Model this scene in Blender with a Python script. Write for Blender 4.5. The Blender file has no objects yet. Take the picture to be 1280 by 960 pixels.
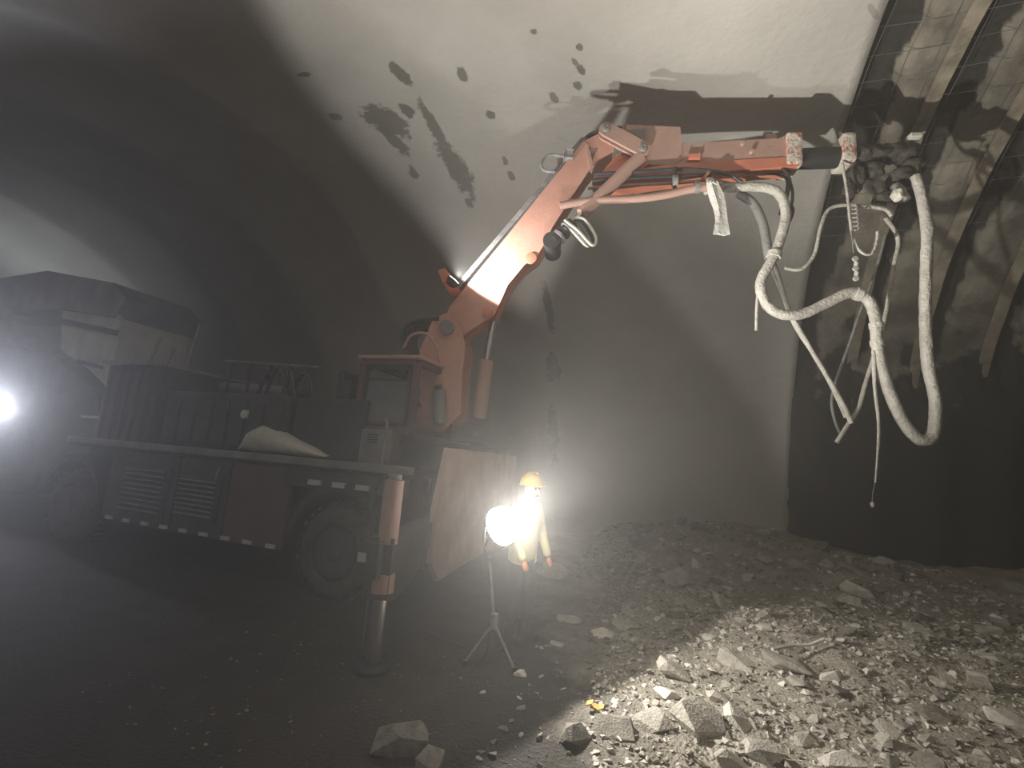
import bpy, bmesh, math, random
from mathutils import Vector, Matrix, noise, geometry
random.seed(7)
K = 1.2                      # survey units -> metres
C = bpy.context.scene.collection
SC = bpy.context.scene
R_T, HC, EV = 5.8, 0.424, 4.752   # tunnel radius, centre height, axis offset (survey units)
R_T_EDGE = 1.76

# ---------------------------------------------------------------- camera, world, lights, exposure
def setup_camera():
    p, r, a, F = 0.158, 0.08, 0.362, 600.0
    f = Vector((0, math.cos(p), math.sin(p))); u0 = Vector((0, -math.sin(p), math.cos(p))); r0 = Vector((1, 0, 0))
    Rr = r0*math.cos(r) + u0*math.sin(r); U = u0*math.cos(r) - r0*math.sin(r)
    rot = Matrix(((math.cos(a), -math.sin(a), 0), (math.sin(a), math.cos(a), 0), (0, 0, 1)))
    Rr, U, f = rot @ Rr, rot @ U, rot @ f
    cd = bpy.data.cameras.new('camera'); co = bpy.data.objects.new('camera', cd); C.objects.link(co)
    cd.sensor_fit = 'HORIZONTAL'; cd.sensor_width = 36.0; cd.lens = 36.0*F/1280.0
    cd.clip_start = 0.02; cd.clip_end = 300
    M = Matrix.Identity(4)
    for i in range(3):
        M[i][0] = Rr[i]; M[i][1] = U[i]; M[i][2] = -f[i]
    M[2][3] = 1.45*K
    co.matrix_world = M
    SC.camera = co
setup_camera()

w = bpy.data.worlds.new('tunnel_air'); SC.world = w; w.use_nodes = True
wn = w.node_tree; wn.nodes.clear()
wo = wn.nodes.new('ShaderNodeOutputWorld'); wb = wn.nodes.new('ShaderNodeBackground')
wb.inputs[0].default_value = (0, 0, 0, 1); wb.inputs[1].default_value = 0
wv = wn.nodes.new('ShaderNodeVolumeScatter')
wv.inputs['Color'].default_value = (1.0, 0.98, 0.95, 1); wv.inputs['Density'].default_value = 0.0145
wv.inputs['Anisotropy'].default_value = 0.65
wn.links.new(wb.outputs[0], wo.inputs['Surface']); wn.links.new(wv.outputs[0], wo.inputs['Volume'])

LAMP = Vector((-1.30, 3.43, 0.965)); LAMP_DIR = Vector((0.81, -0.33, 0.44)).normalized()
WORK = Vector((-2.42, 4.367, 3.309)); WORK_TO = Vector((-1.698, 4.561, 4.329))
MIXL = Vector((-10.54, 4.5, 1.64))

def spot(name, pos, d, power, size, blend, radius, col):
    l = bpy.data.lights.new(name, 'SPOT'); l.energy = power; l.spot_size = math.radians(size); l.spot_blend = blend
    l.shadow_soft_size = radius; l.color = col
    o = bpy.data.objects.new(name, l); C.objects.link(o); o.location = Vector(pos)*K
    o.rotation_euler = Vector(d).normalized().to_track_quat('-Z', 'Y').to_euler()
    return o
spot('tripod_floodlight_beam', LAMP + LAMP_DIR*0.175, LAMP_DIR, 300, 178, 0.08, 0.05, (1.0, 0.965, 0.90))
spot('tripod_floodlight_core', LAMP + LAMP_DIR*0.175, Vector((0.64, 0.08, 0.77)), 1500, 96, 0.8, 0.05, (1.0, 0.965, 0.90))
spot('boom_work_light_beam', WORK + (WORK_TO-WORK).normalized()*0.06, WORK_TO-WORK, 310, 160, 0.15, 0.03, (1.0, 0.97, 0.93))
spot('mixer_work_light_beam', MIXL + Vector((0.09, -0.03, 0.0)), Vector((0.50, -0.86, 0.02)), 1250, 118, 0.8, 0.08, (0.80, 0.84, 1.0))
spot('left_vault_fill', (-17.6, 5.3, 2.62), Vector((0.42, 0.52, 0.74)), 330, 118, 1.0, 0.1, (0.9, 0.95, 1.0))  # added fill from an unseen spot, brightens the vault on the left

vs = SC.view_settings
SC.display_settings.display_device = 'sRGB'
vs.view_transform = 'Standard'; vs.look = 'None'; vs.gamma = 1.0; vs.use_curve_mapping = False
vs.exposure = 0.0
SC.cycles.use_denoising = True
SC.cycles.volume_bounces = 1
SC.cycles.diffuse_bounces = 4
SC.cycles.max_bounces = 6
SC.cycles.sample_clamp_indirect = 4.0

# ---------------------------------------------------------------- materials
def mat(name, c1, c2=None, scale=4.0, rough=0.8, bump=0.0, bscale=30.0, metal=0.0, spec=0.5, contrast=(0.35, 0.65), emit=None):
    m = bpy.data.materials.new(name); m.use_nodes = True
    nt = m.node_tree; b = nt.nodes['Principled BSDF']
    b.inputs['Roughness'].default_value = rough; b.inputs['Metallic'].default_value = metal
    b.inputs['Specular IOR Level'].default_value = spec
    tc = nt.nodes.new('ShaderNodeTexCoord')
    if c2 is None: c2 = tuple(x*0.72 for x in c1)
    n = nt.nodes.new('ShaderNodeTexNoise'); n.inputs['Scale'].default_value = scale; n.inputs['Detail'].default_value = 6
    n.inputs['Roughness'].default_value = 0.62
    r = nt.nodes.new('ShaderNodeValToRGB')
    r.color_ramp.elements[0].position = contrast[0]; r.color_ramp.elements[1].position = contrast[1]
    r.color_ramp.elements[0].color = (*c2, 1); r.color_ramp.elements[1].color = (*c1, 1)
    nt.links.new(tc.outputs['Object'], n.inputs['Vector']); nt.links.new(n.outputs['Fac'], r.inputs['Fac'])
    nt.links.new(r.outputs['Color'], b.inputs['Base Color'])
    if bump:
        n2 = nt.nodes.new('ShaderNodeTexNoise'); n2.inputs['Scale'].default_value = bscale; n2.inputs['Detail'].default_value = 5
        bp = nt.nodes.new('ShaderNodeBump'); bp.inputs['Strength'].default_value = bump; bp.inputs['Distance'].default_value = 0.03
        nt.links.new(tc.outputs['Object'], n2.inputs['Vector']); nt.links.new(n2.outputs['Fac'], bp.inputs['Height'])
        nt.links.new(bp.outputs['Normal'], b.inputs['Normal'])
    if emit:
        b.inputs['Emission Color'].default_value = (*emit[0], 1); b.inputs['Emission Strength'].default_value = emit[1]
    m['ramp'] = r.name
    return m

# damp patches on the lining: (s, arc position, half length along s, half length along arc, tilt, darkness)
STAINS = [(-4.28,11.21,0.236,0.102,-1.45,0.8), (-3.35,10.99,0.132,0.073,-1.68,0.8), (-3.24,10.10,0.095,0.067,-1.28,0.8), (-5.13,10.39,0.430,0.333,-1.12,0.75), (-5.21,9.93,0.343,0.143,-1.49,0.7), (-4.61,10.52,0.169,0.110,-1.37,0.8), (-4.33,10.04,0.607,0.095,-1.60,0.75), (-4.35,9.12,0.673,0.209,-1.52,0.75), (-4.43,8.28,0.121,0.079,-1.46,0.7), (-5.30,9.13,0.165,0.093,-1.65,0.7), (-3.34,9.11,0.099,0.056,-1.50,0.7), (-3.32,8.78,0.101,0.057,-1.43,0.7), (-1.55,10.97,0.057,0.044,-1.33,0.8), (-1.60,10.58,0.094,0.054,-1.27,0.85), (-1.71,10.31,0.090,0.062,-1.18,0.8), (-2.12,10.18,0.128,0.059,-1.35,0.7), (-1.66,10.74,0.074,0.038,-1.19,0.7), (-2.08,11.40,0.056,0.047,-1.05,0.8), (-3.24,5.43,0.635,0.102,-1.57,0.7), (-3.31,3.86,0.400,0.169,-1.57,0.7), (-3.40,2.03,0.779,0.157,-1.54,0.55), (-5.86,11.58,0.118,0.055,-0.06,0.7), (-6.05,10.64,0.142,0.089,-0.24,0.6), (1.99,10.53,0.134,0.030,-0.97,0.4)]
def lining_material():
    m = mat('shotcrete_lining', (0.50, 0.475, 0.425), (0.40, 0.38, 0.335), 0.55, 0.85, 0.55, 9.0, contrast=(0.3, 0.7))
    nt = m.node_tree; b = nt.nodes['Principled BSDF']; ramp = nt.nodes[m['ramp']]
    L = nt.links.new
    uv = nt.nodes.new('ShaderNodeUVMap'); uv.uv_map = 'arc'
    nz = nt.nodes.new('ShaderNodeTexNoise'); nz.inputs['Scale'].default_value = 5.0; nz.inputs['Detail'].default_value = 5; nz.inputs['Roughness'].default_value = 0.7
    L(uv.outputs[0], nz.inputs['Vector'])
    last = None
    for (s, a, hs, ha, t, dk) in STAINS:
        mp = nt.nodes.new('ShaderNodeMapping'); mp.vector_type = 'TEXTURE'
        mp.inputs['Location'].default_value = (s, a, 0); mp.inputs['Rotation'].default_value = (0, 0, t); mp.inputs['Scale'].default_value = (hs, ha, 1)
        L(uv.outputs[0], mp.inputs['Vector'])
        ln = nt.nodes.new('ShaderNodeVectorMath'); ln.operation = 'LENGTH'; L(mp.outputs[0], ln.inputs[0])
        ad = nt.nodes.new('ShaderNodeMath'); ad.operation = 'MULTIPLY_ADD'; ad.inputs[1].default_value = 2.4
        L(nz.outputs['Fac'], ad.inputs[0]); L(ln.outputs['Value'], ad.inputs[2])
        mr = nt.nodes.new('ShaderNodeMapRange'); mr.inputs['From Min'].default_value = 2.05; mr.inputs['From Max'].default_value = 2.35
        mr.inputs['To Min'].default_value = dk; mr.inputs['To Max'].default_value = 0.0
        L(ad.outputs[0], mr.inputs['Value'])
        if last is None: last = mr.outputs[0]
        else:
            mx = nt.nodes.new('ShaderNodeMath'); mx.operation = 'MAXIMUM'; L(last, mx.inputs[0]); L(mr.outputs[0], mx.inputs[1]); last = mx.outputs[0]
    mix = nt.nodes.new('ShaderNodeMix'); mix.data_type = 'RGBA'
    L(last, mix.inputs['Factor']); L(ramp.outputs['Color'], mix.inputs['A']); mix.inputs['B'].default_value = (0.085, 0.075, 0.06, 1)
    L(mix.outputs['Result'], b.inputs['Base Color'])
    return m

M = {}
M['lining'] = lining_material()
M['rock_wall'] = mat('sprayed_rock_face', (0.28, 0.25, 0.195), (0.10, 0.088, 0.067), 1.1, 0.9, 0.9, 7.0, contrast=(0.38, 0.6))
M['muck'] = mat('crushed_rock_muck', (0.45, 0.41, 0.34), (0.30, 0.268, 0.212), 2.5, 0.95, 1.0, 38.0)
M['rock'] = mat('broken_rock', (0.52, 0.485, 0.41), (0.34, 0.31, 0.255), 3.0, 0.85, 0.5, 14.0)
M['rock_dark'] = mat('dark_broken_rock', (0.27, 0.245, 0.20), (0.15, 0.135, 0.11), 3.0, 0.85, 0.5, 14.0)
M['rock_pale'] = mat('pale_broken_rock', (0.74, 0.70, 0.61), (0.55, 0.51, 0.44), 3.0, 0.8, 0.4, 14.0)
M['rib'] = mat('shotcrete_covered_steel', (0.40, 0.345, 0.25), (0.20, 0.17, 0.125), 3.0, 0.8, 0.6, 14.0)
M['ribpaint'] = mat('ochre_painted_steel', (0.45, 0.26, 0.06), (0.25, 0.15, 0.05), 3.0, 0.7, 0.4, 14.0)
M['orange'] = mat('orange_paint', (0.68, 0.23, 0.14), (0.54, 0.18, 0.11), 3.0, 0.45, 0.1, 30.0)
M['boom'] = mat('dust_bleached_orange_paint', (0.66, 0.35, 0.27), (0.56, 0.285, 0.21), 3.0, 0.5, 0.1, 30.0)
M['orange_dusty'] = mat('dusty_orange_paint', (0.50, 0.30, 0.24), (0.42, 0.27, 0.215), 2.5, 0.7, 0.2, 30.0)
M['plate_dusty'] = mat('dusty_orange_plate', (0.62, 0.46, 0.38), (0.48, 0.31, 0.23), 2.2, 0.8, 0.3, 24.0)
M['crust'] = mat('shotcrete_crusted_orange_paint', (0.70, 0.64, 0.55), (0.45, 0.10, 0.045), 9.0, 0.8, 0.7, 22.0, contrast=(0.34, 0.50))
M['crustdark'] = mat('dark_shotcrete_crust', (0.10, 0.088, 0.07), (0.04, 0.034, 0.028), 8.0, 0.9, 0.9, 22.0)
M['body'] = mat('grimy_dark_body_paint', (0.075, 0.072, 0.07), (0.045, 0.042, 0.04), 2.0, 0.75, 0.2, 20.0)
M['bodyred'] = mat('grimy_red_brown_paint', (0.13, 0.075, 0.065), (0.08, 0.05, 0.045), 2.0, 0.75, 0.2, 20.0)
M['grey'] = mat('dusty_grey_steel', (0.26, 0.25, 0.235), (0.17, 0.165, 0.155), 3.0, 0.65, 0.2, 20.0, metal=0.2)
M['black'] = mat('black_steel', (0.035, 0.035, 0.035), (0.02, 0.02, 0.02), 4.0, 0.6, 0.1, 30.0)
M['tire'] = mat('dusty_tire_rubber', (0.085, 0.08, 0.072), (0.04, 0.038, 0.035), 4.0, 0.9, 0.4, 24.0)
M['rubber'] = mat('black_rubber_hose', (0.04, 0.04, 0.04), (0.025, 0.025, 0.025), 5.0, 0.4, 0.1, 30.0)
M['shinyhose'] = mat('glossy_hose_sheath', (0.35, 0.34, 0.33), (0.15, 0.15, 0.15), 6.0, 0.25, 0.1, 30.0)
M['hose'] = mat('cement_coated_hose', (0.56, 0.53, 0.465), (0.38, 0.355, 0.305), 7.0, 0.85, 0.7, 30.0)
M['hosegrey'] = mat('dusty_grey_hose', (0.23, 0.225, 0.21), (0.15, 0.145, 0.135), 7.0, 0.75, 0.4, 30.0)
M['cloth'] = mat('cement_stiffened_cloth', (0.66, 0.64, 0.58), (0.46, 0.44, 0.40), 9.0, 0.9, 0.6, 30.0)
M['chrome'] = mat('polished_rod', (0.75, 0.75, 0.75), (0.6, 0.6, 0.6), 3.0, 0.22, 0.0, metal=1.0)
M['white'] = mat('off_white_plastic', (0.62, 0.60, 0.50), (0.48, 0.46, 0.38), 2.5, 0.6, 0.2, 12.0)
M['reflector'] = mat('pale_reflector', (0.55, 0.55, 0.52), (0.42, 0.42, 0.40), 8.0, 0.4)
M['glass'] = mat('grimy_cab_glass', (0.11, 0.115, 0.11), (0.07, 0.07, 0.07), 2.0, 0.15, spec=0.6)
M['drum'] = mat('dusty_mixer_drum', (0.20, 0.195, 0.19), (0.12, 0.12, 0.12), 1.6, 0.7, 0.2, 12.0)
M['cream'] = mat('dusty_cream_paint', (0.52, 0.49, 0.40), (0.38, 0.36, 0.30), 1.8, 0.7, 0.2, 12.0)
M['lens'] = mat('floodlight_lens', (1, 1, 1), (1, 1, 1), 1.0, 0.3, emit=((1.0, 0.97, 0.92), 46.0))
M['lens_small'] = mat('work_light_lens', (1, 1, 1), (1, 1, 1), 1.0, 0.3, emit=((1.0, 0.97, 0.92), 12.0))
M['lens_blue'] = mat('bluish_lamp_lens', (1, 1, 1), (1, 1, 1), 1.0, 0.3, emit=((0.82, 0.86, 1.0), 5.0))
M['jacket'] = mat('yellow_work_jacket', (0.85, 0.78, 0.42), (0.75, 0.66, 0.34), 5.0, 0.85, 0.3, 14.0)
M['trousers'] = mat('dark_work_trousers', (0.035, 0.037, 0.045), (0.025, 0.026, 0.03), 6.0, 0.9, 0.3, 14.0)
M['skin'] = mat('dusty_skin', (0.50, 0.33, 0.24), (0.42, 0.27, 0.19), 8.0, 0.6)
M['helmet'] = mat('yellow_hard_hat_plastic', (0.85, 0.50, 0.06), (0.78, 0.44, 0.05), 4.0, 0.35)
M['glove'] = mat('orange_work_glove', (0.80, 0.28, 0.10), (0.62, 0.20, 0.08), 9.0, 0.9, 0.4, 30.0)
M['yellow'] = mat('faded_yellow_scrap', (0.62, 0.40, 0.10), (0.45, 0.28, 0.08), 9.0, 0.8, 0.4, 30.0)
M['galv'] = mat('galvanised_tripod_tube', (0.40, 0.39, 0.36), (0.26, 0.25, 0.23), 6.0, 0.5, metal=0.6)

# ---------------------------------------------------------------- mesh builder (survey units, scaled by K when linked)
WL = {}                                                    # world location of every object, in metres
def frame_from(d):
    d = Vector(d).normalized()
    u = d.orthogonal().normalized()
    if abs(d.z) < 0.99: u = d.cross(Vector((0, 0, 1))).normalized()
    return u, d.cross(u).normalized(), d
def smooth_path(pts, n=6):
    pts = [Vector(p) for p in pts]
    if len(pts) < 3: return pts
    out = []; P = [pts[0]*2-pts[1]] + pts + [pts[-1]*2-pts[-2]]
    for i in range(1, len(P)-2):
        a, b, c, d = P[i-1], P[i], P[i+1], P[i+2]
        for k in range(n):
            t = k/n
            out.append(0.5*((2*b) + (c-a)*t + (2*a-5*b+4*c-d)*t*t + (3*b-a-3*c+d)*t**3))
    out.append(pts[-1]); return out
class MB:
    def __init__(s): s.b = bmesh.new()
    def box(s, lo, hi, bev=0.0):
        r = bmesh.ops.create_cube(s.b, size=1.0)
        lo, hi = Vector(lo), Vector(hi); c = (lo+hi)/2; d = hi-lo
        for v in r['verts']: v.co = Vector((v.co.x*d.x, v.co.y*d.y, v.co.z*d.z)) + c
        if bev:
            ed = list({e for v in r['verts'] for e in v.link_edges})
            bmesh.ops.bevel(s.b, geom=ed, offset=bev, segments=2, affect='EDGES', profile=0.6)
        return s
    def obox(s, c, ax, size, bev=0.0):
        """box at c with axes ax (three vectors) and sizes"""
        r = bmesh.ops.create_cube(s.b, size=1.0); c = Vector(c)
        ax = [Vector(a).normalized() for a in ax]
        for v in r['verts']: v.co = c + ax[0]*(v.co.x*size[0]) + ax[1]*(v.co.y*size[1]) + ax[2]*(v.co.z*size[2])
        if bev:
            ed = list({e for v in r['verts'] for e in v.link_edges})
            bmesh.ops.bevel(s.b, geom=ed, offset=bev, segments=2, affect='EDGES', profile=0.6)
        return s
    def bar(s, p0, p1, w, h, bev=0.0):
        p0, p1 = Vector(p0), Vector(p1); u, v, d = frame_from(p1-p0)
        return s.obox((p0+p1)/2, (u, v, d), (w, h, (p1-p0).length), bev)
    def rings(s, rings, closed=False, cap=True):
        R = [[s.b.verts.new(p) for p in r] for r in rings]; n = len(R[0])
        m = len(R)
        for i in range(m if closed else m-1):
            a, b = R[i], R[(i+1) % m]
            for j in range(n): s.b.faces.new((a[j], a[(j+1) % n], b[(j+1) % n], b[j]))
        if cap and not closed:
            s.b.faces.new(R[0][::-1]); s.b.faces.new(R[-1])
        return s
    def cyl(s, p0, p1, r0, r1=None, seg=16):
        r1 = r0 if r1 is None else r1; p0, p1 = Vector(p0), Vector(p1); u, v, d = frame_from(p1-p0)
        return s.rings([[p + (u*math.cos(2*math.pi*j/seg) + v*math.sin(2*math.pi*j/seg))*r for j in range(seg)] for p, r in ((p0, r0), (p1, r1))])
    def lathe(s, c, axis, prof, seg=24):
        """prof: list of (offset along axis, radius)"""
        c = Vector(c); u, v, d = frame_from(axis)
        return s.rings([[c + d*h + (u*math.cos(2*math.pi*j/seg) + v*math.sin(2*math.pi*j/seg))*max(r, 1e-4) for j in range(seg)] for h, r in prof])
    def tube(s, pts, r, seg=8, n=6, lump=0.0):
        P = smooth_path(pts, n); rr = []
        t = (P[1]-P[0]).normalized(); u = t.orthogonal().normalized()
        for i, p in enumerate(P):
            t = (P[min(i+1, len(P)-1)]-P[max(i-1, 0)])
            if t.length < 1e-9: t = Vector((0, 0, 1))
            t.normalize(); u = (u - t*u.dot(t)).normalized(); v = t.cross(u)
            ri = r(i/(len(P)-1)) if callable(r) else r
            rr.append([p + (u*math.cos(2*math.pi*j/seg) + v*math.sin(2*math.pi*j/seg))*ri*(1+lump*noise.noise(p*23+Vector((j*1.7, 0, 0)))) for j in range(seg)])
        return s.rings(rr)
    def prism(s, poly, o, ux, uy, th, holes=()):
        """flat polygon in the frame (o, ux, uy), th thick centred"""
        ux, uy = Vector(ux), Vector(uy); nz = ux.cross(uy).normalized(); o = Vector(o)
        loops = [list(poly)] + [list(h) for h in holes]
        flat = [p for l in loops for p in l]
        tri = geometry.tessellate_polygon([[Vector((x, y, 0)) for x, y in l] for l in loops])
        f = [s.b.verts.new(o + ux*x + uy*y + nz*th/2) for x, y in flat]; k = [s.b.verts.new(o + ux*x + uy*y - nz*th/2) for x, y in flat]
        for a, b, c in tri:
            try: s.b.faces.new((f[a], f[b], f[c])); s.b.faces.new((k[c], k[b], k[a]))
            except ValueError: pass
        i0 = 0
        for l in loops:
            n = len(l)
            for j in range(n):
                a, b = i0+j, i0+(j+1) % n
                s.b.faces.new((f[a], f[b], k[b], k[a]))
            i0 += n
        return s
    def ball(s, c, r, seg=12, sc=(1, 1, 1)):
        q = bmesh.ops.create_uvsphere(s.b, u_segments=seg, v_segments=max(6, seg//2+2), radius=r)
        for v in q['verts']: v.co = Vector((v.co.x*sc[0], v.co.y*sc[1], v.co.z*sc[2])) + Vector(c)
        return s
    def lump(s, c, r, sub=2, amp=0.35, f=9.0):
        q = bmesh.ops.create_icosphere(s.b, subdivisions=sub, radius=1.0); c = Vector(c); r = Vector(r) if not isinstance(r, (int, float)) else Vector((r, r, r))
        for v in q['verts']:
            k = 1 + amp*noise.noise(v.co*1.7 + c*f) + amp*0.45*noise.noise(v.co*5 + c*f); v.co = Vector((v.co.x*r.x*k, v.co.y*r.y*k, v.co.z*r.z*k)) + c
        return s
    def build(s, name, m, parent=None, smooth=False, origin=None):
        bmesh.ops.recalc_face_normals(s.b, faces=s.b.faces)
        vs_ = [v.co for v in s.b.verts]
        if origin is None:
            lo = Vector((min(v.x for v in vs_), min(v.y for v in vs_), min(v.z for v in vs_))); hi = Vector((max(v.x for v in vs_), max(v.y for v in vs_), max(v.z for v in vs_)))
            origin = Vector(((lo.x+hi.x)/2, (lo.y+hi.y)/2, lo.z if parent is None else (lo.z+hi.z)/2))
        origin = Vector(origin)
        for v in s.b.verts: v.co = (v.co-origin)*K
        me = bpy.data.meshes.new(name); s.b.to_mesh(me); s.b.free()
        me.materials.append(m)
        if smooth:
            me.polygons.foreach_set('use_smooth', [True]*len(me.polygons))
            me.set_sharp_from_angle(angle=math.radians(smooth if smooth is not True else 40))
        return link(name, me, origin*K, parent)
def link(name, data, loc, parent=None):
    o = bpy.data.objects.new(name, data); C.objects.link(o); WL[o.name] = Vector(loc)
    if parent is not None:
        o.parent = parent; o.location = Vector(loc) - WL[parent.name]
    else: o.location = loc
    return o
def tag(o, label=None, cat=None, group=None, kind=None):
    if label: o['label'] = label
    if cat: o['category'] = cat
    if group: o['group'] = group
    if kind: o['kind'] = kind
    return o
def thing(name, loc, label, cat, group=None):
    return tag(link(name, None, Vector(loc)*K), label, cat, group)
def copy_part(o, name, loc, parent):
    c = o.copy(); c.name = name; C.objects.link(c); WL[c.name] = Vector(loc)*K
    c.parent = parent; c.matrix_parent_inverse = Matrix.Identity(4); c.location = Vector(loc)*K - WL[parent.name]
    return c
def fbm(p, o=4): return noise.fractal(p, 1.0, 2.0, o)
def sstep(a, b, x):
    t = min(1, max(0, (x-a)/(b-a))); return t*t*(3-2*t)
def gauss(x): return math.exp(-x*x)

# ---------------------------------------------------------------- tunnel
def grid_mesh(name, m, xs, ys, fn, uvfn=None, smooth=True, parent=None, flip=False):
    nx, ny = len(xs), len(ys)
    V = [Vector(fn(x, y))*K for x in xs for y in ys]
    Fc = []
    for i in range(nx-1):
        for j in range(ny-1):
            q = (i*ny+j, (i+1)*ny+j, (i+1)*ny+j+1, i*ny+j+1); Fc.append(q[::-1] if flip else q)
    me = bpy.data.meshes.new(name); me.from_pydata(V, [], Fc); me.materials.append(m)
    if uvfn:
        uv = me.uv_layers.new(name='arc'); vv = [uvfn(x, y) for x in xs for y in ys]
        flat = [0.0]*(2*len(me.loops))
        for l in me.loops: flat[2*l.index], flat[2*l.index+1] = vv[l.vertex_index]
        uv.data.foreach_set('uv', flat)
    if smooth: me.polygons.foreach_set('use_smooth', [True]*len(me.polygons))
    return link(name, me, Vector((0, 0, 0)), parent)
def steps(a, b, d):
    n = max(1, round((b-a)/d)); return [a+(b-a)*i/n for i in range(n+1)]
def lining_r(s, t):
    r = R_T + 0.035*fbm(Vector((s*0.5, t*R_T*0.5, 3.1)), 3) + 0.008*fbm(Vector((s*2.2, t*R_T*2.2, 7.7)), 3)
    k = sstep(-3.6, -6.0, s) if s < -3.6 else 0.0
    ph = (s+6.3)/2.5
    r += k*0.20*(abs(math.sin(math.pi*ph))-0.5)
    return r
def lining_pt(s, t):
    if s > R_T_EDGE:                                   # the cut end of the lining, and its back
        r = lining_r(R_T_EDGE, t) + 0.36
        return (R_T_EDGE, EV + r*math.cos(t), HC + r*math.sin(t))
    r = lining_r(s, t); return (s, EV + r*math.cos(t), HC + r*math.sin(t))
XS = steps(-42, -16, 0.5) + steps(-16, -8, 0.25)[1:] + steps(-8, R_T_EDGE, 0.11)[1:] + [R_T_EDGE+0.01]
def arc(a, b, d=1.1): return [math.radians(x) for x in steps(a, b, d)]
for nm, a, b in (('wall_back', -10, 42), ('ceiling', 42, 118), ('wall_front', 118, 190)):
    o = grid_mesh(nm, M['lining'], XS, arc(a, b), lining_pt, lambda s, t: (s*K, t*R_T*K), flip=True); tag(o, kind='structure')

RIB0, RIBD = 2.62, 0.90
def rough_r(s, t):
    ph = ((s - RIB0) / RIBD) % 1.0                     # 0 just past a rib ... 1 at the next rib
    n = fbm(Vector((s*1.3, t*R_T*0.9, 11.0)), 5); n2 = fbm(Vector((s*4, t*R_T*4, 5.0)), 4)
    hi = sstep(1.02, 0.80, t) if t > 0 else 1.0
    fill = sstep(0.42 - 0.12*hi, 0.62 - 0.12*hi, ph + 0.20*n)
    r = R_T + 0.36 + 0.05*n + 0.025*n2 - fill*(0.24 + 0.08*n + 0.03*n2)
    low = sstep(0.66, 0.42, t + 0.10*n) if t > 0 else 1.0        # the foot of the wall is already sprayed over the ribs
    r = r*(1-low) + low*(R_T - 0.07 + 0.05*math.cos(2*math.pi*ph) + 0.06*n + 0.02*n2)
    return r
def rough_pt(s, t):
    r = rough_r(s, t); return (s, EV + r*math.cos(t), HC + r*math.sin(t))
HEAD = 9.0
XR = steps(R_T_EDGE-0.02, 5.6, 0.05) + steps(5.6, HEAD, 0.12)[1:]
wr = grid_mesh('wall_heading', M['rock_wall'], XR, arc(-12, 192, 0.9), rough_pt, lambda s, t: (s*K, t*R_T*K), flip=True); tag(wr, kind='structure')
at = wr.data.attributes.new('coat_shade', 'FLOAT', 'POINT')    # shotcrete coat; shade painted into the recesses, foot of the wall darker too
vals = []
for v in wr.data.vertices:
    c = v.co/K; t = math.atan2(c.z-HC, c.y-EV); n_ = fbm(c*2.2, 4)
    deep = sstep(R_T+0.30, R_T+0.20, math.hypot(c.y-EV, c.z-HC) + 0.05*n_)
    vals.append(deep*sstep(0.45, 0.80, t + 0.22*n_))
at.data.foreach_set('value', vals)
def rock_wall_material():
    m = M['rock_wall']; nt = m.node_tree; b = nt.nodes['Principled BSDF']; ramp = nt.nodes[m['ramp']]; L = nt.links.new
    an = nt.nodes.new('ShaderNodeAttribute'); an.attribute_name = 'coat_shade'
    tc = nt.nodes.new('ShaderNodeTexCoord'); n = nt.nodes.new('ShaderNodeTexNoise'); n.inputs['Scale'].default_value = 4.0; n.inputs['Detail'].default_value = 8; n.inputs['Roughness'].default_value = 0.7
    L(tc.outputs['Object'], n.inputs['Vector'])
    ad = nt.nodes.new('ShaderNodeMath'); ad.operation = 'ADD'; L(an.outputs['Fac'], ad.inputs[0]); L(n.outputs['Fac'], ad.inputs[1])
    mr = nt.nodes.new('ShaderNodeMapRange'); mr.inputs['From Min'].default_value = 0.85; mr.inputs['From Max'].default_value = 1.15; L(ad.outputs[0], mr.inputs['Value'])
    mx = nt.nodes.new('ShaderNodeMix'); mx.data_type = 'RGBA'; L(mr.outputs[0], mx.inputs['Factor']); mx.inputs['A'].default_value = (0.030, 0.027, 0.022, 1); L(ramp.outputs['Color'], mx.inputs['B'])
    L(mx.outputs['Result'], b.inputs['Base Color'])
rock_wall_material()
def rib(s0, m, yellow=False):
    # I-section steel arch: web and two flanges swept round the tunnel
    mb = MB(); ts = arc(-10, 190, 2.0)
    prof = [(-0.075, 0.0), (0.075, 0.0), (0.075, 0.03), (0.012, 0.03), (0.012, 0.15), (0.075, 0.15), (0.075, 0.18), (-0.075, 0.18), (-0.075, 0.15), (-0.012, 0.15), (-0.012, 0.03), (-0.075, 0.03)]
    R_ = []
    for t in ts:
        rr = R_T + 0.05 + 0.02*fbm(Vector((s0, t*4, 2.0)), 3); j = 0.012*noise.noise(Vector((s0*3, t*12, 0)))
        R_.append([(s0+ds+j, EV + (rr+dr)*math.cos(t), HC + (rr+dr)*math.sin(t)) for ds, dr in prof])
    mb.rings(R_)
    return mb.build('steel_rib', m, wr)
for i in range(7):
    rib(RIB0 + i*RIBD, M['rib'])
mb = MB()                                               # ochre painted stretch of the first rib, near the crown
mb.rings([[(RIB0+ds, EV + (R_T+0.042+dr)*math.cos(t), HC + (R_T+0.042+dr)*math.sin(t)) for ds, dr in ((-0.08, 0), (0.08, 0), (0.08, 0.03), (-0.08, 0.03))] for t in arc(86, 99, 1.5)])
mb.build('painted_flange', M['ribpaint'], wr)
mb = MB()                                               # reinforcing mesh over the recesses, too thin to pick apart
for t in arc(55, 150, 3.2):
    ss = steps(R_T_EDGE+0.02, 6.5, 0.6)
    mb.tube([(s, EV + (R_T+0.12+0.09*noise.noise(Vector((s*2, t*9, 0))))*math.cos(t), HC + (R_T+0.12+0.09*noise.noise(Vector((s*2, t*9, 0))))*math.sin(t)) for s in ss], 0.003, 4, 1)
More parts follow.
